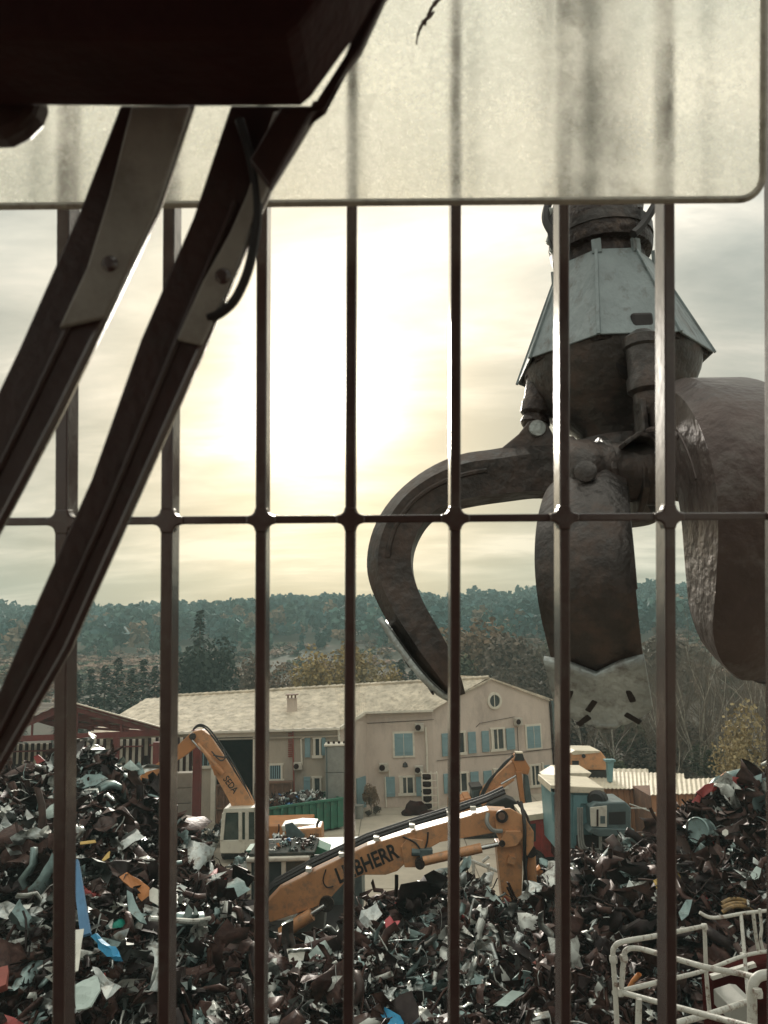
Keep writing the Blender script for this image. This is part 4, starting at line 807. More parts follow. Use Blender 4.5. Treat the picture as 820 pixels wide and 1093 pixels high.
# red lorry
def lorry():
    Y = 37.5; r = empty('red_lorry', (P(578, 925, Y).x, Y, 0), 'dusty red lorry with a pale top behind the orange stick', 'lorry')
    r['label'] = 'dusty red lorry with a pale top behind the orange stick'
    slab([(560, 876), (596, 872), (598, 914), (560, 918)], Y, 2.4, 'body', M['truck_red'], r, .05)
    slab([(558, 871), (594, 866), (598, 872), (560, 877)], Y-.1, 2.6, 'top_sheet', M['corrugated'], r, .02)
    slab([(565, 880), (572, 879), (572, 898), (565, 899)], Y-.03, .05, 'window', M['pane'], r, 0); slab([(578, 880), (594, 879), (594, 906), (578, 908)], Y-.04, .06, 'door', M['truck_red'], r, .02)
    slab([(562, 918), (600, 914), (600, 923), (562, 926)], Y+.1, 2.2, 'chassis', M['rubber'], r, .02)
    for px in (571, 612):
        c = P(px, 928, Y); m_ = MB(); m_.lathe([(.25, -.15), (.5, -.17), (.55, 0), (.5, .17), (.25, .15)], (c.x, Y, .58), Vector((0, 1, 0)), 18); w_ = m_.build('wheel', M['tyre'], r, True)
        m_ = MB(); m_.lathe([(.26, 0), (.22, .04)], (c.x, Y-.15, .58), Vector((0, -1, 0)), 12); m_.build('hub', M['rust'], w_)
lorry()
# teal crusher unit with generator
def crusher():
    Y = 34.5; r = empty('crusher_unit', (P(625, 925, Y).x, Y, 0), 'teal steel crusher unit with grey generator box and bent pipes', 'machine')
    slab([(590, 846), (632, 846), (632, 905), (594, 907)], Y+.4, 2.6, 'housing', M['teal'], r, .03); slab([(588, 841), (604, 843), (604, 905), (590, 875)], Y+.2, .2, 'door', M['teal'], r, .02); slab([(591, 848), (600, 848), (600, 870), (592, 870)], Y+.17, .05, 'window', M['generator'], r, 0)
    slab([(588, 838), (645, 841), (645, 847), (588, 846)], Y+.2, 2.9, 'roof_plate', M['corrugated'], r, .03)
    slab([(612, 849), (636, 849), (636, 858), (620, 858), (618, 902), (612, 902)], Y+.3, .1, 'frame', M['teal'], r, .02)
    gx = slab([(630, 862), (636, 857), (668, 856), (674, 862), (674, 886), (632, 884)], Y-.4, 1.9, 'generator', M['generator'], r, .06)
    slab([(630, 862), (648, 860), (648, 883), (631, 882)], Y-.46, .06, 'control_panel', M['cab_white'], r, .01); slab([(637, 864), (639, 864), (639, 882), (637, 882)], Y-.48, .03, 'slot', M['dark_room'], r, 0); slab([(641, 871), (646, 871), (646, 879), (641, 879)], Y-.48, .03, 'meter', M['generator'], r, 0)
    slab([(650, 867), (668, 866), (668, 880), (650, 880)], Y-.42, .03, 'vent_panel', M['rubber'], r, 0)
    slab([(628, 888), (640, 893), (677, 891), (678, 886), (632, 884)], Y-.6, 2.0, 'deck', M['generator'], r, .02)
    m_ = MB(); c = P(640, 852, Y+.5); m_.lathe([(.3, 0), (.42, .1), (.42, .5), (.3, .6)], c, Vector((-.5, -.85, 0)), 16); m_.build('motor', M['rubber'], r, True)
    for k_ in range(3):
        hose(arc([P(617+2.2*k_, 862, Y-.05), P(617.5+2.2*k_, 888, Y-.05), P(620+2*k_, 906-1.6*k_, Y-.1), P(632, 911-2.5*k_, Y-.1), P(655, 912-2.5*k_, Y-.1)]), .045, 'pipe', r, M['tank_grey'])
    for px in (641, 660): cyl(P(px, 889, Y-.3), P(px, 908, Y-.3), .07, 'leg', M['tank_grey'], r, 8)
    slab([(616, 892), (676, 892), (676, 912), (616, 912)], Y+.2, 1.6, 'lower_body', M['dark_room'], r, .02)
    slab([(600, 905), (690, 912), (690, 925), (600, 925)], Y+.3, 2.2, 'chassis', M['housing_red'], r, .02)
    for px in (615, 600): c = P(px, 925, Y); m_ = MB(); m_.lathe([(.25, -.15), (.5, -.17), (.55, 0), (.5, .17), (.25, .15)], (c.x, Y+.1, .6), Vector((0, 1, 0)), 18); m_.build('wheel', M['tyre'], r, True)
    cyl(P(648, 862, Y+.5), P(690, 863, Y+.6), .035, 'pipe', M['rail'], r, 6); cyl(P(672, 858, Y+.5), P(700, 868, Y+.4), .03, 'pipe', M['rail'], r, 6)
crusher()
# planked containers with pale corrugated roofs
def container(name, label, Y, x0, x1, ytop_l, ytop_r, yroof_l, yroof_r, depth, planks, zc=0, mt='wood'):
    a, b = P(x0, ytop_l, Y), P(x1, ytop_r, Y); r = empty(name, ((a.x+b.x)/2, Y, 0), label, 'container')
    n = planks; X = (b-a)/n
    for i in range(n):
        p, q = a+X*(i+.04), a+X*(i+.96); m_ = MB(); m_.hexa([Vector((p.x, Y, 0)), Vector((q.x, Y, 0)), Vector((q.x, Y+.06, 0)), Vector((p.x, Y+.06, 0)), p, q, q+Vector((0, .06, 0)), p+Vector((0, .06, 0))]); m_.build('plank', M[mt], r)
    m_ = MB(); m_.hexa([Vector((a.x, Y+.08, 0)), Vector((b.x, Y+.08, 0)), Vector((b.x, Y+depth, 0)), Vector((a.x, Y+depth, 0)), a+Vector((0, .08, -.05)), b+Vector((0, .08, -.05)), b+Vector((0, depth, -.05)), a+Vector((0, depth, -.05))]); m_.build('body', M['rust'], r)
    ta, tb = P(x0-2, yroof_l, Y+depth), P(x1+2, yroof_r, Y+depth); m_ = MB(); k = n*3; vs = []
    for i in range(k+1):
        u = i/k; z = .05 if i % 2 else 0; vs += [(a+Vector((-.1, -.25, .06))).lerp(b+Vector((.1, -.25, .06)), u)+Vector((0, 0, z)), ta.lerp(tb, u)+Vector((0, 0, z))]
    m_.add(vs, [(2*i, 2*i+1, 2*i+3, 2*i+2) for i in range(k)])
    ro = m_.build('roof_sheet', M['corrugated'], r); so_ = ro.modifiers.new('thickness', 'SOLIDIFY'); so_.thickness = .03; return r
container('planked_container', 'long orange planked container with a pale roof behind the grey generator', 43.5, 622, 728, 842, 843, 823, 826, 5.5, 17)
container('planked_container', 'shorter orange planked container with pale roof beside the red scrap', 40.5, 695, 790, 849, 846, 833, 830, 3.0, 13)
container('planked_container', 'far container whose pale roof shows behind the long planked one', 50, 592, 690, 832, 830, 820, 821, 3, 12)
slab_r = empty('red_kiosk', (P(600, 870, 40).x, 40, 0), 'small red hut with white roof behind the thick guard bar', 'hut')
slab([(589, 834), (623, 833), (623, 846), (589, 846)], 40, 2.2, 'body', M['truck_red'], slab_r, .03); slab([(586, 833.5), (600, 825), (632, 825), (626, 833)], 39.8, 2.6, 'roof', M['corrugated'], slab_r, .03)
for px in (590, 596, 611): slab([(px, 836), (px+4.5, 836), (px+4.5, 844), (px, 844)], 39.97, .05, 'window', M['white_trim' if px == 590 else 'pane'], slab_r, 0)
m_ = MB(); c = P(606, 850, 41); m_.box((c.x, 41, c.z/2), (1.5, 1.8, c.z)); m_.build('stand', M['rubber'], slab_r)
cv = empty('machine_hood', (P(628, 850, 46.5).x, 46.5, 0), 'yellow-orange rounded machine hood standing above the container roofs', 'machine')
slab([(608, 804), (614, 801.5), (642, 802), (647, 809), (648, 822), (608, 822)], 46.5, 2.5, 'hood', M['orange'], cv, .1); slab([(609, 803.5), (614, 801), (641, 801.5), (640, 803.5), (625, 805), (612, 806)], 46.45, 2.4, 'top_plate', M['corrugated'], cv, .02)
slab([(607, 822), (649, 822), (649, 860), (607, 860)], 46.7, 2.0, 'chassis', M['rubber'], cv, .03); disc(623, 807, 46.45, .12, .05, 'filler_cap', M['rubber'], cv, 10); slab([(611, 812), (618, 812), (618, 817), (611, 817)], 46.46, .04, 'mark', M['rubber'], cv, 0)
vp = empty('valve_pillar', (P(652, 840, 45).x, 45, 0), 'small teal valve head rising over the container roof', 'valve'); slab([(648, 813), (656, 813), (655, 818), (654, 835), (650, 835), (649, 818)], 45, .4, 'stem', M['teal'], vp, .02); slab([(646.5, 811), (657.5, 811), (657.5, 813.4), (646.5, 813.4)], 44.95, .5, 'flange', M['teal'], vp, .02)

# ------------------------------------------------------------------ white guard rail of our own crane, low right
def guard_rail():
    Y = 5.2; r = empty('guard_rail', K(740, 1093, 5), 'scratched off-white tubular guard rail at the lower right, nearest the cab', 'railing')
    def T_(pts, rad=.0155, y2=None, sm=True):
        pp = [P(x, y, yy) for x, y, yy in pts]; m_ = MB(); m_.tube(arc(pp, 6) if sm else pp, rad, 10); m_.build('rail_tube', M['rail'], r, True)
    F0, B0 = 4.9, 6.4
    T_([(660, 1130, F0), (657, 1060, F0), (654.5, 1022, F0), (656, 1011, F0), (666, 1005, F0), (700, 999, 5.2), (752, 988.5, B0)])
    T_([(752, 987, B0), (754, 1040, B0), (757.5, 1081, B0)], sm=False)
    T_([(663, 1059, F0), (666, 1025, F0), (668, 1015, F0), (678, 1012, F0), (700, 1017, 4.8), (752, 1032, 4.5), (790, 1039, 4.4), (806, 1043, 4.3)])
    T_([(655, 1060, F0), (700, 1049, 5.2), (752, 1036, B0), (795, 1020, 6.9), (830, 1014, 7.2)])
    T_([(663, 1059, F0), (700, 1069, 4.7), (760, 1085, 4.3), (790, 1093, 4.1), (830, 1104, 3.9)])
    T_([(682, 1066, 4.75), (681, 1130, 4.75)], .018, sm=False)
    T_([(700, 1098, 4.9), (760, 1082, 5.4), (804, 1067, 5.9)], .02, sm=False)
    T_([(747, 974, 7.2), (757, 979, 7.2), (770, 979, 7.2), (793, 975, 7.2), (815, 972.5, 7.2), (830, 971, 7.2)])
    T_([(791, 976, 7.2), (795, 1020, 7.0), (799, 1068, 6.8)], sm=False); T_([(804, 974, 7.2), (807, 1000, 7.2), (810, 1016, 7.2)], sm=False); T_([(811, 970, 7.1), (813, 990, 7.1), (812, 1002, 7.1), (815, 1015, 7.1)], .013)
    T_([(803, 1130, 4.2), (803, 1080, 4.2), (803, 1056, 4.2), (808, 1044, 4.2), (820, 1040, 4.2), (840, 1040, 4.2)], .024)
    for x, y, yy in ((654.8, 1024, F0), (666, 1023, F0), (662, 1059, F0), (793, 1020, 7.0), (809, 1060, 4.15), (752, 989, B0)):
        m_ = MB(); c = P(x, y, yy); m_.lathe([(.022, -.02), (.025, 0), (.022, .02)], c, Vector((0, .1, 1)), 10); m_.build('clamp', M['rail'], r, True)
    slab([(780, 1075), (798, 1069), (806, 1070), (806, 1093), (781, 1093)], 6.0, .3, 'bracket', M['tank_grey'], r, .01)
    h = empty('engine_cover', P(775, 1090, 7.8), 'dark red engine cover behind the off-white guard rail', 'engine cover')
    m_ = MB(); m_.prism(poly([(759, 1044), (806, 1030), (860, 1016), (860, 1180), (766, 1180)], 7.6), (0, .25, 0)); m_.build('cover_panel', M['housing_red'], h, bevel=.03)
    m_ = MB(); m_.beam(P(759, 1043, 7.55), P(806, 1029, 7.55), .05, .035); m_.build('edge_trim', M['rail'], h)
guard_rail()

# ------------------------------------------------------------------ scrap heaps
CREST = np.array([(-120, 846, 26.5), (-40, 842, 26), (0, 838, 26), (30, 832, 25.5), (60, 818, 25), (85, 811, 25), (105, 811, 25), (122, 818, 25), (138, 844, 25), (165, 864, 25.3), (190, 898, 25.5), (212, 924, 25), (238, 955, 24.5), (262, 1000, 23.0), (290, 1046, 20.2), (330, 1048, 19.6), (360, 1018, 20.6), (400, 984, 22), (440, 976, 23.0), (470, 960, 24), (492, 944, 24.8), (515, 966, 24.4), (540, 984, 24.2), (566, 972, 25.0), (590, 944, 25.8), (620, 930, 26), (650, 926, 26), (680, 912, 26), (700, 898, 25.5), (728, 872, 25), (760, 856, 24.5), (800, 846, 24), (850, 836, 23.5), (940, 820, 23)])
def heap_pt(px, v, rough=True):
    """v 0 at the crest, 1 low in front; a ruled slope with lumps"""
    cy = np.interp(px, CREST[:, 0], CREST[:, 1]); cY = np.interp(px, CREST[:, 0], CREST[:, 2])
    c = P(px, cy, cY); f = P(px, 1150, 12.8 if px < 640 else 12.8+2.2*min(1, (px-640)/120)); f.z = min(f.z, 3.6); q = c.lerp(f, v)
    lump = .55*mnoise.noise(Vector((q.x*.55, q.y*.55, 2.2)))+.3*mnoise.noise(Vector((q.x*1.4, q.y*1.4, 5.2)))
    q.z += lump*min(1, v*5+.15)+.8*math.sin(math.pi*min(v, 1))*.5
    return q
def heap_base():
    us = np.linspace(-110, 930, 110); vs = np.linspace(0, 1.0, 40); V = []; 
    for u in us:
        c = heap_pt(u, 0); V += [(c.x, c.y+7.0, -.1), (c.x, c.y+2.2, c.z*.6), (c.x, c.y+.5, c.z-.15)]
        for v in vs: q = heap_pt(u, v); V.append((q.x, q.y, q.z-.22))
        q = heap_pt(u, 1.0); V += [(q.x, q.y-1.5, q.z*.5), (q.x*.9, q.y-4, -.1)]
    k = len(vs)+5; F = [(i*k+j, i*k+j+1, (i+1)*k+j+1, (i+1)*k+j) for i in range(len(us)-1) for j in range(k-1)]
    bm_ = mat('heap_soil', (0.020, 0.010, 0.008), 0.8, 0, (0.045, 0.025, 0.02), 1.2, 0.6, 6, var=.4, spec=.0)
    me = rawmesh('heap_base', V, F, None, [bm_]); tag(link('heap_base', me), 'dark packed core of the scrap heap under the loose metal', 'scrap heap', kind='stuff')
heap_base()
def tmpl():
    out = []; g = np.random.default_rng(5)
    def grid(nx, ny, fn):
        V = np.array([fn(i/(nx), j/(ny)) for j in range(ny+1) for i in range(nx+1)], float); F = [(j*(nx+1)+i, j*(nx+1)+i+1, (j+1)*(nx+1)+i+1, (j+1)*(nx+1)+i) for j in range(ny) for i in range(nx)]; return V, np.array(F)
    for k in range(20):      # crumpled sheets, torn outline
        w_, h_ = g.uniform(.6, 1.15), g.uniform(.18, .55); ph = g.uniform(0, 6, 6); am = g.uniform(.10, .3); cu = g.uniform(-.9, .9)
        V, F = grid(8, 5, lambda u, v: ((u-.5)*w_*(1+.15*math.sin(9*v+ph[3])), (v-.5)*h_*(1+.2*math.sin(7*u+ph[4])), am*math.sin(5*u+3*v+ph[0])*math.cos(6*v-2*u+ph[1])+cu*(u-.5)**2+.12*math.sin(13*u+ph[2]+8*v)))
        V += g.normal(size=V.shape)*(np.array([.03, .03, .075]) if k % 2 else np.array([.03, .03, .035])); out.append(('sheet', V, F))
    for k in range(6):       # long bent strips of section
        w_ = g.uniform(.04, .11); cv = g.uniform(-.5, .5); tw = g.uniform(-1.5, 1.5); V = []; n = 6
        for i in range(n+1):
            t = i/n-.5; c = np.array([t*1.15, cv*(t*t)+.05*g.normal(), .06*g.normal()]); a = tw*t
            for dx, dz in ((-1, -.35), (1, -.35), (1, .35), (-1, .35)): V.append(c+np.array([0, w_*(dx*math.cos(a)-dz*math.sin(a)), w_*(dx*math.sin(a)+dz*math.cos(a))]))
        F = [(i*4+j, i*4+(j+1) % 4, i*4+4+(j+1) % 4, i*4+4+j) for i in range(n) for j in range(4)]+[(0, 1, 2, 3), (n*4, n*4+1, n*4+2, n*4+3)]; out.append(('strip', np.array(V), np.array(F)))
    for k in range(5):       # bent tubes
        rr = g.uniform(.02, .05); V = []; n = 7; m6 = 6; b1, b2 = g.uniform(-.9, .9, 2)
        for i in range(n+1):
            t = i/n-.5; c = np.array([t*1.2, b1*t*t, b2*t**3*1.5+.02*g.normal()])
            for j in range(m6): a = 2*math.pi*j/m6; V.append(c+rr*np.array([0, math.cos(a), math.sin(a)]))
        F = [(i*m6+j, i*m6+(j+1) % m6, (i+1)*m6+(j+1) % m6, (i+1)*m6+j) for i in range(n) for j in range(m6)]; out.append(('tube', np.array(V), np.array(F)))
    for k in range(6):       # loose wire and cable, curled
        rr = g.uniform(.007, .016); V = []; n = 14; ph = g.uniform(0, 6, 4); am = g.uniform(.1, .3)
        for i in range(n+1):
            t = i/n-.5; c = np.array([t*1.3+am*.3*math.sin(9*t+ph[3]), am*math.sin(6*t+ph[0])+.5*am*math.sin(15*t+ph[1]), am*.7*math.sin(8*t+ph[2])])
            for j in range(4): a = math.pi*j/2; V.append(c+rr*np.array([.5*math.sin(a), math.cos(a), math.sin(a)]))
        F = [(i*4+j, i*4+(j+1) % 4, (i+1)*4+(j+1) % 4, (i+1)*4+j) for i in range(n) for j in range(4)]; out.append(('wire', np.array(V), np.array(F)))
    for k in range(6):       # crushed lumps
        bm = bmesh.new(); bmesh.ops.create_cube(bm, size=1); bmesh.ops.subdivide_edges(bm, edges=bm.edges[:], cuts=2, use_grid_fill=True); sc = g.uniform(.3, .6, 3)
        V = np.array([v.co[:] for v in bm.verts])*sc*1.3+g.normal(size=(len(bm.verts), 3))*.075; F = np.array([[v.index for v in f.verts] for f in bm.faces]); bm.free(); out.append(('lump', V, F))
    for k in range(5):       # rims, rings and dented drums
        ro, ri = .42, g.uniform(.18, .34); n = 12; V = []
        for i in range(n):
            a = 2*math.pi*i/n; d = 1+.12*math.sin(2*a+k)
            for r_, z in ((ro, -.1), (ro, .1), (ri, .12), (ri, -.12)): V.append((r_*d*math.cos(a), r_*math.sin(a), z+.05*math.sin(3*a+k)))
        F = [(i*4+j, i*4+(j+1) % 4, ((i+1) % n)*4+(j+1) % 4, ((i+1) % n)*4+j) for i in range(n) for j in range(4)]; out.append(('ring', np.array(V), np.array(F)))
    for k in range(8):       # flexed panels with a folded lip (doors, wings, bonnets)
        cu = g.uniform(.2, .8); fo = g.uniform(.08, .2); ph = g.uniform(0, 6, 3)
        V, F = grid(7, 4, lambda u, v: ((u-.5)*1.1, (v-.5)*g.uniform(.48, .52), cu*.4*math.sin(2.4*u)+fo*(abs(v-.5)*2)**6*-1+.05*math.sin(8*u+ph[0])*math.sin(7*v+ph[1]))); V += g.normal(size=V.shape)*.012; out.append(('panel', V, F))
    return out
TM = tmpl(); TK = {}
for i, (k, V, F) in enumerate(TM): TK.setdefault(k, []).append(i)
def rquat(g):
    q = g.normal(size=4); q /= np.linalg.norm(q); w_, x, y, z = q
    return np.array([[1-2*(y*y+z*z), 2*(x*y-z*w_), 2*(x*z+y*w_)], [2*(x*y+z*w_), 1-2*(x*x+z*z), 2*(y*z-x*w_)], [2*(x*z-y*w_), 2*(y*z+x*w_), 1-2*(x*x+y*y)]])
WT = np.array([.29, .25, .07, .21, .085, .085, .006, .003, .001]); WT /= WT.sum()
SMALLW = np.array([.32, .25, .06, .26, .06, .045, .004, .004, .001]); SMALLW /= SMALLW.sum()
def scatter(name, label, n, prange, sz, seed, wt, lift=.0, kinds=(('sheet', .50), ('strip', .19), ('tube', .10), ('lump', .05), ('ring', .010), ('panel', .13), ('wire', .08)), vmin=0.0):
    g = np.random.default_rng(seed); Vs = []; Fs = []; Ms = []; o = 0; kn = [k for k, _ in kinds]; kw = np.array([w_ for _, w_ in kinds]); kw /= kw.sum()
    for i in range(n):
        px = g.uniform(*prange); v = vmin+(1-vmin)*g.random()**.85; q = heap_pt(px, v); k = kn[g.choice(len(kn), p=kw)]; _, V, F = TM[TK[k][g.integers(len(TK[k]))]]
        s = min(sz[1], sz[0]*math.exp(g.normal()*.45))*(1-.35*v); q = q+Vector((0, .2*g.normal(), lift+.18*g.normal()+.05))
        if v < .06: q.z += abs(g.normal())*.12-.05
        cn = mnoise.noise(Vector((q.x*.42, q.y*.42, seed*1.7)))+.5*mnoise.noise(Vector((q.x*1.3, q.y*1.3, seed)))
        R_ = rquat(g); s *= 1.25 if cn < -.1 and g.random() < .4 else 1; W = (V*s)@R_.T
        if k in ('sheet', 'panel'): W[:, 2] *= .75
        if k == 'lump': W *= .6
        Vs.append(W+np.array(q)); Fs.append(F+o); o += len(V); mi_ = int(g.choice(9, p=wt/wt.sum())); mi_ = int(g.integers(0, 2)) if mi_ > 2 and cn < -.05 and g.random() < .7 else mi_; Ms += [mi_]*len(F)
    me = rawmesh(name, np.concatenate(Vs), np.concatenate(Fs), Ms, SCRAP); ob = link(name, me); return tag(ob, label, 'scrap', kind='stuff')
scatter('scrap_metal', 'mass of dark crumpled scrap sheet, strips and tubes in the left heap', 4300, (-110, 300), (.82, 1.9), 21, WT)
scatter('scrap_metal', 'mass of mixed dark and pale scrap in the low heap below the orange boom', 4000, (290, 600), (.72, 1.6), 22, WT)
scatter('scrap_metal', 'mass of darker tangled scrap in the right heap behind the guard rail', 4200, (590, 930), (.78, 1.7), 23, np.array([.40, .32, .08, .09, .05, .05, .004, .001, .0]))
scatter('scrap_shards', 'small shards, wire and torn strips strewn over all the heaps', 11500, (-110, 930), (.26, .8), 24, SMALLW, .12, (('sheet', .45), ('strip', .25), ('tube', .12), ('wire', .18)))

# larger pieces one can tell from the mass, each its own object
TMESH = {}
def piece_mesh(ti, mi):
    if (ti, mi) not in TMESH:
        k, V, F = TM[ti]; me = rawmesh('scrap_piece', V, F, None, [SCRAP[mi]]); TMESH[(ti, mi)] = me
    return TMESH[(ti, mi)]
NAMEK = {'sheet': 'scrap_sheet', 'strip': 'scrap_strip', 'tube': 'scrap_tube', 'lump': 'crushed_lump', 'ring': 'wheel_rim', 'panel': 'car_panel'}
CW = ['rust-dark', 'black', 'brown', 'bare steel', 'off-white', 'grey-teal', 'red', 'orange', 'blue']; KW = {'sheet': 'crumpled sheet', 'strip': 'bent strip', 'tube': 'bent tube', 'lump': 'crushed lump', 'ring': 'round rim', 'panel': 'dented panel'}
g = np.random.default_rng(77); LOOSE = []; HEROES = []
for i in range(230):
    px = g.uniform(-10, 830); v = g.uniform(.12, .93); k = ['sheet', 'panel', 'sheet', 'strip', 'tube', 'ring', 'sheet', 'panel'][i % 8]; ti = TK[k][int(g.integers(len(TK[k])))]
    mi = int(g.choice([RU, BK, BR, ST, PA, TE], p=[.16, .14, .16, .24, .14, .16])); 
    if k == 'tube': mi = int(g.choice([BK, BR, ST]))
    if px > 690 and g.random() < .6: mi = int(g.choice([RU, BK, BR]))
    q = heap_pt(px, v)+Vector((0, -.25, .22)); s = g.uniform(.65, 1.25)*(1-.3*v)*(.5 if k == 'ring' else .5 if k == 'lump' else 1); o = link(NAMEK[k], piece_mesh(ti, mi), None, q); o.scale = (s, s, s*.8); o.rotation_mode = 'QUATERNION'; qq = Quaternion(g.normal(size=4)); qq.normalize(); o.rotation_quaternion = qq
    hp = 'left' if px < 290 else ('low middle' if px < 600 else 'right'); art = 'an' if False else ''
    LOOSE.append((o, q, f'{CW[mi]} {KW[k]}', f'{CW[mi]} {KW[k]}s on the {hp} heap'))
# pieces the photograph singles out, laid where they lie on the slope
def on_heap(px, py, up=.3):
    best = None
    cy = np.interp(px, CREST[:, 0], CREST[:, 1])
    from_v = 0
    for i in range(120):
        v = i/119; q = heap_pt(px, v); d = q-CAM; sy = H0/2-FPX*d.dot(UP)/d.dot(FW)
        if best is None or abs(sy-py) < best[0]: best = (abs(sy-py), q)
    q = best[1]; d = (CAM-q).normalized(); return q+d*up
def flat_piece(name, label, cat, pts, mt, up=.45, crump=.06, th=.03, seed=0):
    """outline in view order laid as a crumpled plate of real thickness on the slope"""
    cx = sum(p[0] for p in pts)/len(pts); cy = sum(p[1] for p in pts)/len(pts); c = on_heap(cx, cy, up*1.5+.15); Y = c.y; rr = random.Random(seed+len(name))
    V = []
    for px, py in pts: q = P(px, py, Y+(cy-py)*.012+rr.uniform(-crump, crump)); V.append(q)
    bm = bmesh.new(); vs = [bm.verts.new(v) for v in V]; f = bm.faces.new(vs); bmesh.ops.triangulate(bm, faces=[f]); bmesh.ops.subdivide_edges(bm, edges=bm.edges[:], cuts=2, use_grid_fill=True)
    for v in bm.verts: v.co += Vector((0, crump*1.5*mnoise.noise(v.co*2.3+Vector((seed, 0, 0))), crump*.6*mnoise.noise(v.co*3.1)))
    me = bpy.data.meshes.new(name); bm.normal_update(); 
    for v in bm.verts: v.co -= c
    bm.to_mesh(me); bm.free(); me.materials.append(mt); o = link(name, me, None, c); so_ = o.modifiers.new('thickness', 'SOLIDIFY'); so_.thickness = th; HEROES.append((o, label))
    return tag(o, label, cat)
def col(name, c, rough=.5, c2=None): return mat(name, c, rough, 0, c2 or tuple(x*.5 for x in c), 2.0, .15, None, (.55, .75), var=.15)
bl = col('blue_paint', (.075, .19, .34)); b2 = col('bright_blue', (.03, .26, .47)); gn = col('green_plastic', (.02, .33, .24)); wt_ = col('white_sheet', (.68, .66, .58)); pk = col('pink_plastic', (.55, .10, .11)); yl = col('yellow_sheet', (.60, .40, .12)); pg = col('pale_green', (.42, .50, .46)); og = M['orange']
rd = SCRAP[RE]; stl = SCRAP[ST]
flat_piece('blue_beam', 'long narrow blue painted strip standing on the left heap', 'scrap', [(77.5, 921), (85, 919), (98, 998), (88, 1001)], bl, .9, .02, .10)
flat_piece('blue_tarp', 'crumpled bright blue plastic strip below the blue painted strip', 'scrap', [(98, 1000), (104, 997), (117, 1010), (128, 1019), (131, 1026), (121, 1026), (108, 1013)], b2, .8, .07, .10)
flat_piece('orange_scrap_sheet', 'bent orange car panel on the left heap between two guard bars', 'car panel', [(127, 936), (135, 932), (150, 939), (160, 948), (159, 956), (152, 962), (140, 950)], SCRAP[OR], .8, .06)
flat_piece('white_scrap_sheet', 'white torn sheet touching the orange car panel', 'scrap', [(158, 952), (163, 948), (171, 951), (171, 968), (160, 962)], wt_, .8, .05)
m_ = MB(); c = on_heap(126, 990, .7); blob(m_, c, (.24, .2, .21), 12, amp=.35); tag(m_.build('green_bundle', gn, loc=c), 'small bright green bundle on the left heap', 'scrap')
flat_piece('plastic_sheet', 'wrinkled grey-teal plastic sheet below the orange car panel', 'scrap', [(134, 952), (140, 955), (153, 980), (156, 988), (150, 986), (138, 972)], SCRAP[TE], .8, .08)
flat_piece('white_board', 'tall white board leaning by the blue strip', 'board', [(79, 993), (90, 992), (84, 1036), (75, 1040)], wt_, .8, .03)
flat_piece('crumpled_bag', 'wrinkled pale bag-like sheet at the bottom of the left heap', 'scrap', [(76, 1058), (90, 1046), (104, 1041), (108, 1056), (98, 1076), (80, 1082)], pg, .8, .12)
flat_piece('bent_wing', 'bent grey-white wing panel above the wrinkled pale sheet', 'car panel', [(99, 1032), (106, 1034), (122, 1048), (128, 1056), (114, 1068), (108, 1056)], stl, .9, .08)
flat_piece('red_scrap_sheet', 'bright red panel at the bottom left corner of the heap', 'car panel', [(-2, 1084), (16, 1086), (30, 1094), (0, 1100)], SCRAP[RE], .8, .04)
flat_piece('brown_block', 'red-brown block at the left border of the heap', 'scrap', [(-2, 1040), (10, 1037), (9, 1056), (-2, 1060)], M['pipe_red'], .7, .03, .2)
flat_piece('pale_fender', 'long pale curved strip near the left border, high on the heap', 'scrap', [(0, 845), (10, 849), (24, 853), (28, 852), (22, 857), (8, 856), (0, 851)], wt_, .6, .04)
flat_piece('pale_sheet', 'pale torn triangular sheet on the left heap beside a guard bar', 'scrap', [(36, 878), (54, 862), (60, 858), (60, 874), (44, 876)], pg, .7, .08)
flat_piece('red_scrap', 'small red scrap piece at the top of the left heap', 'scrap', [(35, 808), (41, 806), (48, 812), (40, 816)], rd, .5, .05)
m_ = MB(); c = on_heap(126, 807, .3); pts = [c+Vector((.17*math.cos(a), 0, .17*math.sin(a))) for a in np.linspace(0, 6.283, 17)]; m_.tube(pts, .045, 8, caps=False); tag(m_.build('white_ring', wt_, smooth=True, loc=c), 'white ring on top of the left heap', 'ring')
for i, (pt, lb) in enumerate([([(132, 818), (140, 811), (150, 822), (140, 823)], 'pale teal humped sheet at the top of the left heap, left of its twin'), ([(143, 820), (149, 813), (155, 826), (148, 827)], 'pale teal humped sheet at the heap top beside the orange stick'), ([(78, 838), (92, 828), (108, 826), (116, 832), (104, 838), (90, 842)], 'crumpled teal-white sheet near the left heap top'), ([(140, 852), (156, 848), (172, 851), (172, 862), (158, 856)], 'grey curved car wing on the right shoulder of the left heap')]):
    flat_piece('pale_sheet', lb, 'scrap', pt, SCRAP[TE] if i else pg, .5, .08, seed=i)
flat_piece('yellow_strip', 'thin yellow strip in the middle of the left heap', 'scrap', [(86, 899), (102, 897), (103, 900), (86, 902)], yl, .6, .02); flat_piece('yellow_sliver', 'curved yellow sliver below the thin yellow strip', 'scrap', [(109, 919), (116, 910), (118, 909), (117, 916), (111, 920)], yl, .6, .02)
m_ = MB(); m_.tube(arc([on_heap(160, 978, 1.7), on_heap(205, 982, 1.7), on_heap(240, 984, 1.7), on_heap(292, 987, 1.9)], 5), [.055]*16, 8); tag(m_.build('pale_pole', SCRAP[PA], smooth=True), 'long pale pole lying level across the left heap', 'pole')
flat_piece('pink_bundle', 'crumpled pink plastic in the middle heap below the lettered boom', 'scrap', [(410, 984), (416, 979), (420, 985), (427, 984), (428, 993), (420, 996), (412, 992)], pk, .7, .1)
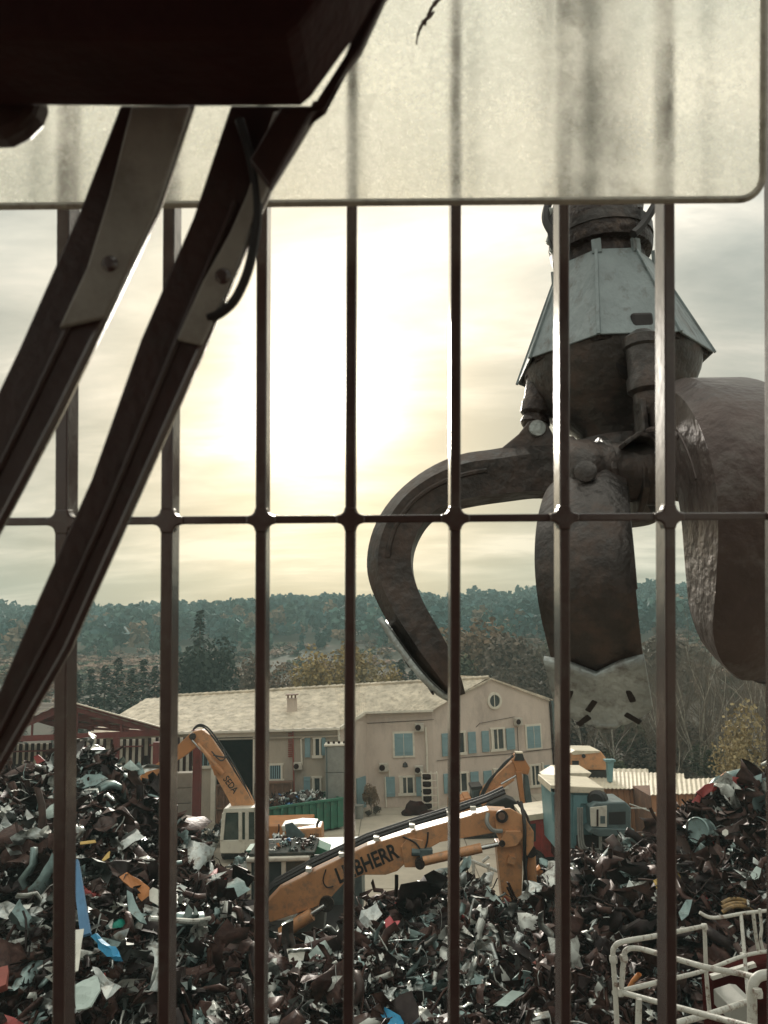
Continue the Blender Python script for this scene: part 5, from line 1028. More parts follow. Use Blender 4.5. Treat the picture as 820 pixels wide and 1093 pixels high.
flat_piece('white_board', 'white square board in front of the boom foot', 'board', [(306, 1013), (327, 1012), (324, 1026), (309, 1028)], wt_, .8, .04)
flat_piece('bent_door', 'folded grey-green car door in the middle heap', 'car panel', [(329, 1020), (340, 1008), (347, 1003), (356, 1020), (366, 1034), (354, 1036), (344, 1034), (335, 1040)], pg, .9, .1)
flat_piece('glossy_scrap_sheet', 'pale grey panel left of the folded car door', 'car panel', [(285, 1028), (304, 1026), (302, 1045), (286, 1050)], SCRAP[TE], .9, .05)
flat_piece('tan_box', 'tan crumpled box in the middle heap', 'box', [(433, 1024), (440, 1016), (448, 1018), (446, 1030), (438, 1034)], M['wood'], .7, .08, .15)
flat_piece('pale_sack', 'silvery crumpled sack in the middle heap right of the pink plastic', 'scrap', [(436, 1004), (446, 994), (453, 1000), (447, 1012), (440, 1011)], pg, .7, .1)
flat_piece('white_sheet', 'white torn sheet above the pale sack', 'scrap', [(378, 1002), (386, 970), (402, 964), (408, 976), (398, 988)], stl, .7, .12)
flat_piece('teal_scrap_sheet', 'teal-grey dented lid in the middle heap under the boom', 'scrap', [(449, 966), (462, 963), (470, 970), (464, 978), (452, 976)], SCRAP[TE], .8, .08)
flat_piece('blue_tarp', 'bright blue plastic at the bottom edge of the middle heap', 'scrap', [(399, 1074), (406, 1072), (420, 1080), (432, 1090), (428, 1100), (412, 1092)], b2, .8, .08)
flat_piece('white_cloth', 'white crumpled cloth beside the bright blue plastic', 'scrap', [(430, 1078), (440, 1074), (454, 1086), (450, 1100), (436, 1092)], wt_, .8, .12)
flat_piece('teal_sheet', 'leaning green-grey sheet at the foot of the orange stick', 'scrap', [(516, 948), (521, 946), (538, 966), (534, 978), (516, 970)], pg, .5, .06)
flat_piece('silver_sheet', 'long silver crumpled sheet on the right heap', 'scrap', [(668, 952), (672, 941), (686, 947), (696, 957), (688, 969)], stl, .8, .08)
flat_piece('pale_roll', 'long pale crushed foil roll low in the right heap', 'scrap', [(546, 1044), (556, 1034), (566, 1036), (592, 1060), (588, 1070), (570, 1060), (552, 1052)], SCRAP[TE], .8, .12)
flat_piece('silver_flap', 'silver flap below the foil roll', 'scrap', [(526, 1072), (546, 1056), (560, 1060), (540, 1074)], pg, .8, .06)
flat_piece('orange_scrap', 'rust-orange torn piece in the right heap', 'scrap', [(568, 1028), (580, 1018), (586, 1022), (578, 1032)], M['pipe_red'], .7, .06)
flat_piece('yellow_sack', 'yellow-cream sack behind the thick guard bar', 'sack', [(698, 940), (705, 930), (712, 932), (722, 930), (728, 936), (718, 956), (706, 962)], yl, .8, .12)
flat_piece('grey_sheet', 'pale grey flat sheet leaning in front of the generator', 'scrap', [(664, 897), (668, 894), (683, 895), (680, 908), (674, 914), (661, 910)], stl, .6, .04)
m_ = MB(); c = on_heap(752, 887, .6); m_.lathe([(.1, -.1), (.34, -.12), (.36, -.06), (.33, -.04), (.33, .30), (.36, .33), (.33, .36), (.30, .33), (.05, .30)], c, Vector((-.75, -.6, .25)), 18); tag(m_.build('dented_drum', SCRAP[TE], smooth=True, loc=c), 'round dented grey drum in the right heap', 'drum')
flat_piece('long_blade', 'long curved pale blade of sheet metal beside the round drum', 'scrap', [(764, 886), (780, 882), (796, 872), (802, 866), (806, 876), (792, 886), (774, 892)], SCRAP[BR], .6, .05); flat_piece('white_disc', 'small white disc on the long metal blade', 'disc', [(771, 887), (774, 885), (777, 887), (777, 891), (774, 893), (771, 891)], wt_, .75, .005)
for i, (pt, lb) in enumerate([([(742, 846), (752, 838), (764, 836), (770, 842), (760, 846), (750, 852)], 'red crumpled sheet, leftmost on the top of the right heap'), ([(772, 832), (782, 829), (797, 832), (806, 836), (794, 842), (780, 840)], 'red crumpled sheet at the crest of the right heap, middle one'), ([(766, 840), (790, 838), (822, 841), (822, 846), (790, 844)], 'long straight red bar along the crest of the right heap'), ([(738, 858), (746, 844), (750, 846), (746, 858), (742, 862)], 'narrow red strip hanging down the left end of the red scrap'), ([(768, 828), (774, 824), (778, 828), (776, 838), (770, 838)], 'orange-red cap on top of the right heap')]):
    flat_piece('red_sheet', lb, 'scrap', pt, SCRAP[RE] if i != 4 else SCRAP[OR], .5, .08, .05, i)
for i in range(3):
    m_ = MB(); m_.tube(arc([on_heap(774, 966+3*i, .6), on_heap(785, 960+3*i, .8), on_heap(800, 962+3*i, .8), on_heap(806, 970+3*i, .6)], 5), .045, 8); tag(m_.build('yellow_hose', M['hose_brown'], smooth=True), ['upper', 'middle', 'lower'][i]+' yellow curved hose above the guard rail on the right heap', 'hose', 'yellow hoses on the right heap')
flat_piece('teal_cushion', 'pale teal piece at the right border of the dark heap', 'scrap', [(801, 934), (807, 926), (812, 928), (810, 938), (804, 940)], pg, .7, .05)
flat_piece('teal_scrap', 'teal twisted foil above the guard rail', 'scrap', [(725, 974), (734, 962), (741, 964), (736, 978), (728, 984)], SCRAP[TE], .7, .09)
SHORT = {'blue_beam': 'blue painted strip', 'orange_scrap_sheet': 'orange car panel', 'bent_door': 'folded car door', 'pink_bundle': 'pink plastic', 'blue_tarp': 'bright blue plastic', 'silver_sheet': 'long silver sheet', 'pale_roll': 'foil roll', 'yellow_sack': 'yellow sack', 'bent_wing': 'grey-white wing', 'crumpled_bag': 'wrinkled pale sheet', 'pale_fender': 'long pale curved strip', 'white_board': 'white board', 'tan_box': 'tan box', 'long_blade': 'long metal blade', 'teal_scrap': 'teal foil', 'orange_scrap': 'rust-orange piece', 'red_scrap_sheet': 'red corner panel', 'teal_scrap_sheet': 'dented teal lid', 'grey_sheet': 'pale sheet by the generator', 'teal_sheet': 'leaning green-grey sheet', 'brown_block': 'red-brown block', 'yellow_sliver': 'yellow sliver', 'white_cloth': 'white crumpled cloth', 'white_sheet': 'white torn sheet', 'glossy_scrap_sheet': 'pale grey panel'}
def scr(q): d = q-CAM; return 410+FPX*d.dot(RT)/d.dot(FW), H0/2-FPX*d.dot(UP)/d.dot(FW)
HS = [(scr(o.location), SHORT[o.name.split('.')[0]]) for o, _ in HEROES if o.name.split('.')[0] in SHORT]
for o, q, what, grp in LOOSE:
    x, y = scr(q); (hx, hy), nm = min(HS, key=lambda h: (h[0][0]-x)**2+(h[0][1]-y)**2); dx, dy = x-hx, y-hy; dist = math.hypot(dx, dy)
    w1 = 'close' if dist < 22 else 'some way' if dist < 48 else 'well'
    w2 = ('right of' if dx > 0 else 'left of') if abs(dx) > 1.6*abs(dy) else ('below' if dy > 0 else 'above') if abs(dy) > 1.6*abs(dx) else ('below and ' if dy > 0 else 'above and ')+('right of' if dx > 0 else 'left of')
    tag(o, ' '.join(f'{what} {w1} {w2} the {nm}'.split()[:14]), 'scrap', grp)
SAME = {}
for o, q, what, grp in LOOSE: SAME.setdefault(o['label'], []).append((scr(q)[0], o))
for lb, lst in SAME.items():
    if len(lst) < 2: continue
    for i, (x, o) in enumerate(sorted(lst, key=lambda t: t[0])): o['label'] = lb+(', leftmost one' if i == 0 else ', rightmost one' if i == len(lst)-1 else ', '+ORD[i]+' from left')
# loose metal lying in the skip, and rubble behind the front cab
def rubble(name, label, fn, n, sz, seed, wt=SMALLW):
    g = np.random.default_rng(seed); Vs = []; Fs = []; Ms = []; o = 0
    for i in range(n):
        _, V, F = TM[int(g.integers(len(TM)))]; W = (V*sz*g.uniform(.6, 1.5))@rquat(g).T+np.array(fn(g)); Vs.append(W); Fs.append(F+o); o += len(V); Ms += [int(g.choice(9, p=wt))]*len(F)
    tag(link(name, rawmesh(name, np.concatenate(Vs), np.concatenate(Fs), Ms, SCRAP)), label, 'scrap', kind='stuff')
A_, B_, Yv, zt = SKIP
LIGHT = np.array([.24, .14, .18, .15, .18, .06, .01, .03, .01]); LIGHT /= LIGHT.sum()
rubble('skip_scrap', 'loose scrap heaped inside the green skip', lambda g: A_+(B_-A_)*g.uniform(.0, .8)+Yv*g.uniform(.3, 2.2)+Vector((0, 0, zt-.15+.35*g.random())), 260, .5, 5, LIGHT)
def rub(g):
    px = g.uniform(205, 372); Y = g.uniform(30.5, 37.5); c = P(px, 960, Y); h = 1.5*math.exp(-((px-300)/60)**2)-.35*math.exp(-((px-250)/26)**2)+.35; return Vector((c.x, Y, .05+h*g.random()**.6*(1.25 if Y > 34 else .8)))
rubble('yard_rubble', 'broken pale scrap strewn on the yard between the two excavators', rub, 900, .5, 6, LIGHT)
rubble('yard_rubble', 'broken pale scrap at the wheels of the red lorry and crusher', lambda g: Vector((P(g.uniform(560, 700), 930, 33).x, g.uniform(28, 34), .1+1.6*g.random()**1.5)), 500, .5, 8, LIGHT)
rubble('metal_flakes', 'pale scrap flakes strewn on the cab roof of the large orange handler', lambda g: Vector((CABTOP[0]+g.uniform(-1, 1)*CABTOP[3], CABTOP[1]+g.uniform(-.9, .9), CABTOP[2]+.02)), 60, .22, 13, LIGHT)
rubble('yard_rubble', 'dim scrap lying under the open red shed', lambda g: Vector((P(g.uniform(160, 232), 900, 42).x, g.uniform(40.5, 46), .1+1.0*g.random())), 160, .6, 9)

# ------------------------------------------------------------------ hanging claw
def build_claw():
    YA = 4.0; A0 = P(659, 470, YA); ax, ay = A0.x, A0.y
    def zat(py): return P(659, py, YA).z
    S = (P(700, 470, YA)-P(660, 470, YA)).length/40.0
    r = empty('scrap_claw', (ax, ay, zat(765)), 'large dark orange-peel scrap claw with a teal-grey shroud hanging outside the guard bars', 'grab')
    O = Vector((ax, ay, 0))
    def lat(name, prof, mt, n=28, parent=r, smooth=True, flip=False, ref=None):
        m_ = MB(); m_.lathe([(p*S, zat(y)) for p, y in prof], O, Vector((0, 0, 1)), n, ref=ref); return m_.build(name, mt, parent, smooth)
    lat('rotator', [(47, 290), (46, 277), (54, 275), (56, 268), (55, 256), (50, 254), (51, 243), (48, 236), (50, 226), (44, 215), (36, 200)], M['greasy'])
    lat('flange', [(50, 262), (57, 261), (57, 250), (50, 249)], M['tine'])
    for i in range(14):
        a = 6.283*i/14; m_ = MB(); m_.lathe([(.016, 0), (.016, .022)], O+Vector((math.cos(a)*52*S, math.sin(a)*52*S, zat(248.5))), n=6); m_.build('bolt', M['greasy'], r)
    lat('swivel_link', [(36, 204), (42, 190), (38, 150), (44, 120), (44, 60)], M['greasy'])
    m_ = MB(); m_.box((ax, ay+.02, zat(0)), (.40, .34, 1.1)); m_.build('stick_end', M['tine'], r, bevel=.04)
    # shroud of eight plates
    n = 8; a0 = math.radians(22)
    for i in range(n):
        t0, t1 = a0+2*math.pi*i/n+.012, a0+2*math.pi*(i+1)/n-.012; zt, zb = zat(289), zat(394)
        def q(t, r_, z, k=1): return O+Vector((math.cos(t)*r_*S*k, math.sin(t)*r_*S*k, z))
        m_ = MB(); m_.hexa([q(t0, 103, zb, .97), q(t1, 103, zb, .97), q(t1, 103, zb), q(t0, 103, zb), q(t0, 53, zt, .95), q(t1, 53, zt, .95), q(t1, 53, zt), q(t0, 53, zt)]); pl = m_.build('shroud_plate', M['shroud'], r, bevel=.006)
        tm_ = (t0+t1)/2; m_ = MB(); c = q(t0, 54, zt+.01); m_.box(c, (.05, .02, .08), (Vector((-math.sin(t0), math.cos(t0), 0)), Vector((math.cos(t0), math.sin(t0), 0)), Vector((0, 0, 1)))); m_.build('lug', M['shroud'], pl)
        m_ = MB(); m_.beam(q(t0-.012, 104, zb), q(t0-.012, 54, zt), .016, .012); m_.build('seam', M['shroud'], pl)
    lat('shroud_ring', [(96, 396), (98, 392), (99, 388), (90, 388)], M['greasy'], 8, smooth=False)
    lat('lower_body', [(38, 476), (42, 462), (74, 438), (90, 405), (94, 392), (40, 380)], M['tine'], 32)
    lat('centre_column', [(40, 500), (38, 470), (37, 440)], M['greasy'])
    lat('hub', [(30, 560), (44, 552), (52, 535), (50, 520), (56, 512), (58, 490), (50, 474), (30, 470)], M['tine'], 24)
    # claw arms: outline read in the plane of the left one
    def in_plane(px, py, al):
        X = Vector((math.cos(al), math.sin(al), 0)); nrm = Vector((-X.y, X.x, 0)); d = ray(px, py); t = (O-CAM).dot(nrm)/d.dot(nrm); q = CAM+d*t; return (q-O).dot(X), q.z
    AL = math.radians(176)
    out_ = [(612, 472), (585, 474), (555, 478), (525, 484), (490, 490), (455, 506), (425, 530), (404, 560), (394.5, 592), (396, 622), (410, 655), (430, 686), (452, 715), (470, 734), (484, 744)]
    inn_ = [(612, 528), (595, 529), (572, 528), (543, 531), (512, 535), (484, 541), (462, 552), (448, 570), (440.5, 592), (442, 616), (453, 645), (466, 668), (480, 694), (491, 720), (496.5, 740)]
    wid = [.12, .13, .145, .165, .18, .19, .198, .203, .203, .20, .195, .19, .18, .13, .05]
    O_ = [in_plane(x, y, AL) for x, y in out_]; I_ = [in_plane(x, y, AL) for x, y in inn_]
    def cat1(vals, k=4): 
        return [tuple(v)[:2] for v in [(p.x, p.z) for p in arc([Vector((a, 0, b)) for a, b in vals], k)]]
    Oc, Ic = cat1(O_), cat1(I_); Wc = [p.x for p in arc([Vector((w_, 0, i)) for i, w_ in enumerate(wid)], 4)]
    def arm(al, mt, label=None, tilt=0.0):
        cs, sn = math.cos(tilt), math.sin(tilt); zp = zat(500); off = Vector((.045 if tilt > .1 else -.085 if tilt < -.3 else 0, 0, -.07 if tilt < -.3 else 0)); sc = .83 if tilt < -.3 else 1.0; wm = 1.02 if tilt > .1 else 1.0
        X = Vector((math.cos(al), math.sin(al), 0)); T = Vector((-X.y, X.x, 0))
        def pt(rz, t): a_, b_ = rz[0]-.2, rz[1]-zp; return off+O+X*(.2+(a_*cs-b_*sn)*sc)+Vector((0, 0, zp+(a_*sn+b_*cs)*sc))+T*(t*wm)
        m_ = MB(); k = len(Oc); ring = 8; unc = .26 if tilt < -.3 else .0
        Oq = [(o[0]+unc*max(0, (i-34)/(k-35))**1.7, o[1]) for i, o in enumerate(Oc)]; Iq = [(o[0]+unc*max(0, (i-34)/(k-35))**1.7, o[1]) for i, o in enumerate(Ic)]
        if tilt > .1:
            th_ = [.95*min(1, max(0, (i-8)/14), )*min(1, max(0, (k+1-i)/7)) for i in range(k)]
            Iq = [(n_[0]+(n_[0]-o[0])*t_, n_[1]+(n_[1]-o[1])*t_*(1 if n_[1] < o[1] and i < 26 else .35)) for i, (o, n_, t_) in enumerate(zip(Oq, Iq, th_))]
        return _arm(al, mt, label, tilt, pt, Oq, Iq, X, T)
    def _arm(al, mt, label, tilt, pt, Oc, Ic, X, T):
        fl = .62 if tilt > .1 else .55; m_ = MB(); k = len(Oc); ring = 8
        for i_, (o, n_, w_) in enumerate(zip(Oc, Ic, Wc)):
            if tilt > .1: w_ *= .42+.66*min(1, max(0, (i_-6)/20))**.8
            kf = .13 if tilt > .1 else .28; mid = (o[0]*(1-kf)+n_[0]*kf, o[1]*(1-kf)+n_[1]*kf); m2 = (o[0]*.25+n_[0]*.75, o[1]*.25+n_[1]*.75); o1 = (o[0]*.97+n_[0]*.03, o[1]*.97+n_[1]*.03)
            m_.v += [tuple(pt(*a)) for a in ((o, -w_*fl), (o, w_*fl), (mid, w_), (m2, w_*.86), (n_, w_*.80), (n_, -w_*.80), (m2, -w_*.86), (mid, -w_))]
        for i in range(k-1):
            for j in range(ring): m_.f.append((i*ring+j, i*ring+(j+1) % ring, (i+1)*ring+(j+1) % ring, (i+1)*ring+j)); m_.m.append(0)
        m_.f += [tuple(range(ring)), tuple(range((k-1)*ring, k*ring))]; m_.m += [0, 0]
        t_ = m_.build('claw_arm', mt, r, True)
        if label: t_['label'] = label
        # stiffening rib on each cheek
        for sgn in (-1, 1):
            pts = []
            for i in range(14, 34): o, n_, w_ = Oc[i], Ic[i], Wc[i]; pts.append(pt((o[0]*.5+n_[0]*.5, o[1]*.5+n_[1]*.5), sgn*w_*.95))
            m_ = MB(); m_.tube(pts, .014, 6); m_.build('rib', mt, t_, True)
        if tilt > .1: return pt, in_plane(571, 463, AL), t_
        # bolted tip plate, proud of the arm
        m_ = MB(); k0 = 41; kk = len(Oc)-k0; wv = [(w_+.012) for w_ in Wc]
        for i in range(k0, len(Oc)):
            o, n_ = Oc[i], Ic[i]; d = Vector((o[0]-n_[0], o[1]-n_[1])).normalized(); u = (i-k0)/(kk-1)
            wp = .205*(1 if u < .55 else 1-.80*((u-.55)/.45)); lo = .0
            up_ = [.0]*5
            for j, t in enumerate((-1, -.5, 0, .5, 1)): 
                dip = .09*(1-abs(t)*1.6)*(1-u) if abs(t) < .6 else -.02*(1-u)
                tang = Vector((Oc[min(i+1, len(Oc)-1)][0]-Oc[max(i-1, 0)][0], Oc[min(i+1, len(Oc)-1)][1]-Oc[max(i-1, 0)][1])).normalized()
                rz = Vector((o[0], o[1]))+d*.022+tang*dip; m_.v.append(tuple(pt((rz.x, rz.y), t*wp)))
        for i in range(kk-1):
            for j in range(4): m_.f.append((i*5+j, i*5+j+1, (i+1)*5+j+1, (i+1)*5+j)); m_.m.append(0)
        tp = m_.build('tip_plate', M['worn_steel'] if tilt < .1 else mt, t_, True); so_ = tp.modifiers.new('thickness', 'SOLIDIFY'); so_.thickness = .03; so_.offset = 0
        for tt, ii, an in ((-.13, 46, .5), (-.045, 48, .6), (.125, 46, -.2), (.12, 51, -.9), (-.09, 52, .9), (.0, 47, .3))[:5]:
            o, n_ = Oc[ii], Ic[ii]; d = Vector((o[0]-n_[0], o[1]-n_[1])).normalized(); c = pt((o[0]+d.x*.038, o[1]+d.y*.038), tt); N_ = X*d.x+Vector((0, 0, d.y)); tg = N_.cross(T).normalized(); a1 = (tg*math.cos(an)+T*math.sin(an)).normalized(); a2 = N_.cross(a1)
            if tilt > .1: continue
            m_ = MB(); m_.box(c, (.075, .028, .012), (a1, a2, N_)); m_.build('slot', M['rubber'], tp, bevel=.011)
        # upper lug with pin and its cylinder
        if tilt < -.3: return pt, None, t_
        lg = [in_plane(x, y, AL) for x, y in ((530, 486), (552, 468), (562, 455), (572, 452), (582, 457), (592, 476), (600, 492), (560, 492))]
        for sgn in (-1, 1):
            m_ = MB(); m_.prism([pt(a, sgn*.075-.02) for a in lg], T*.04); m_.build('lug_plate', mt, t_, bevel=.008)
        pc = in_plane(571, 463, AL); m_ = MB(); m_.lathe([(.03, -.125), (.045, -.12), (.045, .12), (.03, .125)], pt(pc, 0), T, 18); m_.build('pin', M['worn_steel'] if tilt == 0 and label else M['greasy'], t_, True)
        return pt, pc, t_
    def cylinder(pt, pc, top, rad):
        a = pt(pc, 0)+Vector((0, 0, .03)); b = pt(top, 0); d = (b-a).normalized(); L_ = (b-a).length
        m_ = MB(); m_.lathe([(rad*.7, 0), (rad*.95, .03), (rad*.8, .07), (rad*1.02, .09), (rad*1.02, .15), (rad*.92, .17), (rad*.92, L_*.75), (rad*1.05, L_*.77), (rad*1.05, L_*.9), (rad*.6, L_)], a, d, 18); m_.build('cylinder', M['greasy'], r, True)
    for al, mt, lb, cy, ti in ((176, 'tine', 'curved claw arm seen from its side', 1, 0), (246, 'tine', 'claw arm facing the cab with a pale slotted tip plate', 0, -.33), (272, 'tine_red', 'reddish claw arm bulging towards the right border', 0, .13), (25, 'tine', None, 1, 0), (86, 'tine', None, 1, -.2)):
        pt, pc, t_ = arm(math.radians(al), M[mt], lb, ti)
        if cy: cylinder(pt, pc, in_plane(580, 390, AL), .09)
    # knuckle across the front of the hub
    m_ = MB(); c0, c1 = P(603, 508, 3.42), P(704, 500, 3.42); c0.z = c1.z = (c0.z+c1.z)/2; m_.lathe([(.09, -.012), (.145, 0), (.16, .03), (.16, .12), (.145, .14), (.145, .33), (.16, .35), (.165, .42), (.14, (c1-c0).length), (.08, (c1-c0).length+.012)], c0, (c1-c0), 22); m_.build('knuckle', M['tine'], r, True)
    for px in (606, 640, 672, 700):
        m_ = MB(); c = P(px, 510, 3.46); m_.prism([c+Vector((0, math.cos(a)*.19*(1 if abs(math.sin(a)) < .6 else .9), math.sin(a)*.20)) for a in np.linspace(0, 6.283, 15)[:-1]], Vector((.035, 0, 0))); m_.build('knuckle_plate', M['tine'], r, bevel=.008)
    m_ = MB(); c = P(625, 505, 3.24); m_.lathe([(.04, 0), (.05, .012), (.05, .03), (.03, .04)], c, Vector((-.2, -1, .1)), 14); m_.build('bolt', M['tine'], r, True)
    m_ = MB(); pts = [P(x, y, 3.30) for x, y in ((662, 478), (676, 468), (690, 470), (700, 482), (704, 500), (704, 520))]; 
    for i in range(len(pts)-1): m_.beam(pts[i], pts[i+1]+(pts[i+1]-pts[i])*.08, .16, .02, Vector((0, 1, 0)).cross(pts[i+1]-pts[i]))
    m_.build('curved_guard', M['tine'], r, bevel=.004)
    # front cylinder hanging in the shroud's notch
    tp_, bt_ = P(684, 354, 3.46), P(692, 432, 3.46); d = (tp_-bt_).normalized(); L_ = (tp_-bt_).length; rad = .085
    m_ = MB(); m_.lathe([(.05, -.06), (rad*.8, -.03), (rad*.8, .05), (rad*1.08, .07), (rad*1.08, .13), (rad*.95, .15), (rad*.95, L_*.75), (rad*1.1, L_*.78), (rad*1.1, L_*.9), (rad*.5, L_)], bt_, d, 18); m_.build('cylinder', M['tine'], r, True)
    for dx in (-.035, .035):
        m_ = MB(); m_.box(P(692, 446, 3.46)+Vector((dx, 0, 0)), (.03, .12, .17)); m_.build('fork', M['tine'], r, bevel=.008)
    al = math.radians(283); X = Vector((math.cos(al), math.sin(al), 0)); c = P(678, 384, 3.60)
    m_ = MB(); m_.box(P(684, 347, 3.56), (.11, .08, .11)); m_.build('socket_neck', M['rubber'], r, bevel=.015)
    m_ = MB(); m_.lathe([(.11, -.02), (.125, 0), (.11, .03)], c, (X*1.0+Vector((-.25, 0, -.1))), 22); m_.build('cylinder_guard', M['rubber'], r, True)
    m_ = MB(); m_.beam(P(673, 292, 3.73), P(684, 346, 3.56), .045, .03); m_.build('hose_slot', M['rubber'], r)
    # hoses and fittings round the swivel
    for pts, rd_ in (([(592, 200), (584, 222), (583, 236), (590, 250), (596, 262)], .022), ([(600, 205), (590, 232), (589, 258), (600, 276)], .018), ([(612, 200), (598, 236), (594, 262), (604, 280)], .02), ([(712, 200), (700, 218), (686, 240), (676, 250)], .024)):
        hose(arc([P(x, y, YA-.27-.02*i) for i, (x, y) in enumerate(pts)]), rd_, 'hose', r)
    for x, y in ((584, 232), (589, 246), (588, 262), (592, 272)):
        m_ = MB(); m_.lathe([(.02, 0), (.034, .01), (.034, .04), (.02, .05)], P(x, y, YA-.27), Vector((.3, -.3, 1)), 8); m_.build('fitting', M['worn_steel'], r, True)
build_claw()

# ------------------------------------------------------------------ the cab we look out of
GD = 1.0
def cab_prism(mb, pts, d0, d1, mi=0):     # outline across the view axis at depth d0, real thickness to d1, sides parallel to the axis
    a = [K(x, y, d0) for x, y in pts]; return mb.prism(a, FW*(d1-d0), mi)
def build_guard():
    r = empty('window_guard', K(410, 553, GD), 'dark steel guard grille of upright bars before the cab window', 'guard')
    bars = [(-38, -44, 13), (67, 62, 13.5), (180, 174, 12.5), (279.5, 276.5, 11.5), (375.5, 371.5, 11), (487, 485.5, 11), (602.5, 604.5, 11), (715, 717.5, 11.5), (836, 839, 12)]
    for x0, x1, w_ in bars:
        m_ = MB(); t, b = 1093+60, -60
        def X(y): return x0+(x1-x0)*(y-224)/(1093-224)
        cab_prism(m_, [(X(-70)-w_/2, -70), (X(-70)+w_/2, -70), (X(1180)+w_/2, 1180), (X(1180)-w_/2, 1180)], GD, GD+.037); m_.build('bar', M['cab_paint'], r, bevel=.002)
    m_ = MB(); cab_prism(m_, [(-80, 553), (860, 546.5), (860, 554.5), (-80, 562)], GD+.004, GD+.014); m_.build('cross_bar', M['cab_paint'], r, bevel=.002)
    for x0, x1, w_ in bars:
        X = x0+(x1-x0)*(553-224)/(1093-224); y = 557.3-X*.0083; h = w_/2
        o = [(h+10.5, 3.8), (h+5, 5.2), (h+1.8, 7.5), (h+.4, 13.5)]; pts = o+[(-a, b) for a, b in o[::-1]]+[(-a, -b) for a, b in o]+[(a, -b) for a, b in o[::-1]]
        m_ = MB(); cab_prism(m_, [(X+a, y+b) for a, b in pts], GD-.002, GD+.016); m_.build('joint', M['cab_paint'], r, bevel=.0025)
build_guard()
def build_visor():
    D = .90; M_ = bpy.data.materials.new('visor_plastic'); M_.use_nodes = True; t = M_.node_tree; n = t.nodes; l = t.links; n.clear()
    ow = n.new('ShaderNodeOutputMaterial'); tcn = n.new('ShaderNodeTexCoord')
    def nz(sc, det, rg=.6): q = n.new('ShaderNodeTexNoise'); q.inputs['Scale'].default_value = sc; q.inputs['Detail'].default_value = det; q.inputs['Roughness'].default_value = rg; l.new(tcn.outputs['Object'], q.inputs['Vector']); return q.outputs[0]
    def mr(v, a, b, c, d): q = n.new('ShaderNodeMapRange'); l.new(v, q.inputs[0]); [setattr(q.inputs[i+1], 'default_value', x) for i, x in enumerate((a, b, c, d))]; return q.outputs[0]
    fine = nz(120, 9, .75); broad = nz(6, 9, .72); blot = nz(26, 8, .7)
    bp = n.new('ShaderNodeBump'); bp.inputs['Strength'].default_value = .4; bp.inputs['Distance'].default_value = .004; ad = n.new('ShaderNodeMath'); ad.operation = 'ADD'; l.new(fine, ad.inputs[0]); l.new(blot, ad.inputs[1]); l.new(ad.outputs[0], bp.inputs['Height'])
    tr = n.new('ShaderNodeBsdfTranslucent'); rf = n.new('ShaderNodeBsdfRefraction'); rf.inputs['IOR'].default_value = 1.06; gl = n.new('ShaderNodeBsdfGlossy'); gl.inputs['Roughness'].default_value = .25
    cr = n.new('ShaderNodeValToRGB'); e = cr.color_ramp.elements; e[0].position = .36; e[1].position = .62; e[0].color = (.52, .53, .48, 1); e[1].color = (.97, .96, .90, 1); l.new(broad, cr.inputs[0])
    l.new(cr.outputs[0], tr.inputs['Color']); rf.inputs['Color'].default_value = (1, .985, .93, 1); l.new(mr(blot, .35, .65, .02, .06), rf.inputs['Roughness'])
    for s_ in (tr, rf, gl): l.new(bp.outputs[0], s_.inputs['Normal'])
    av = n.new('ShaderNodeMath'); av.operation = 'MULTIPLY_ADD'; l.new(mr(broad, .36, .64, .10, .50), av.inputs[0]); av.inputs[1].default_value = .75; l.new(mr(fine, .42, .7, .0, .30), av.inputs[2])
    m1 = n.new('ShaderNodeMixShader'); l.new(av.outputs[0], m1.inputs[0]); l.new(rf.outputs[0], m1.inputs[1]); l.new(tr.outputs[0], m1.inputs[2])
    m2 = n.new('ShaderNodeMixShader'); m2.inputs[0].default_value = .03; l.new(m1.outputs[0], m2.inputs[1]); l.new(gl.outputs[0], m2.inputs[2]); l.new(m2.outputs[0], ow.inputs['Surface'])
    sc_ = n.new('ShaderNodeMapping'); sc_.inputs['Scale'].default_value = (160, 160, 5); sc_.inputs['Rotation'].default_value = (0, .35, 0); l.new(tcn.outputs['Object'], sc_.inputs[0]); sn = n.new('ShaderNodeTexNoise'); sn.inputs['Scale'].default_value = 1; sn.inputs['Detail'].default_value = 3; l.new(sc_.outputs[0], sn.inputs['Vector'])
    mz = n.new('ShaderNodeMix'); mz.data_type = 'RGBA'; mz.blend_type = 'MULTIPLY'; mz.inputs[0].default_value = .8; l.new(cr.outputs[0], mz.inputs[6]); q_ = n.new('ShaderNodeValToRGB'); q_.color_ramp.elements[0].position = .30; q_.color_ramp.elements[0].color = (.45, .42, .36, 1); q_.color_ramp.elements[1].position = .42; l.new(blot, q_.inputs[0]); l.new(q_.outputs[0], mz.inputs[7]); l.new(mz.outputs[2], tr.inputs['Color'])
    r = empty('rain_visor', K(400, 100, D), 'frosted cream plastic rain visor with rounded corner across the top of the window', 'visor')
    pts = [(-70, -80), (816, -80), (814, 185)]+[(788+26*math.cos(a), 187+26*math.sin(a)) for a in np.linspace(.1, math.pi/2, 8)]+[(400, 216), (-70, 221)]
    m_ = MB(); cab_prism(m_, pts, D, D+.007); m_.build('visor_sheet', M_, r)
    lip = [K(x, y, D+.002) for x, y in pts[1:]]; m_ = MB(); m_.tube(lip, .0045, 8); m_.build('visor_lip', mat('visor_edge', (.40, .36, .29), .3, 0, (.2, .17, .13), 30, .1, None, (.5, .7)), r, True)
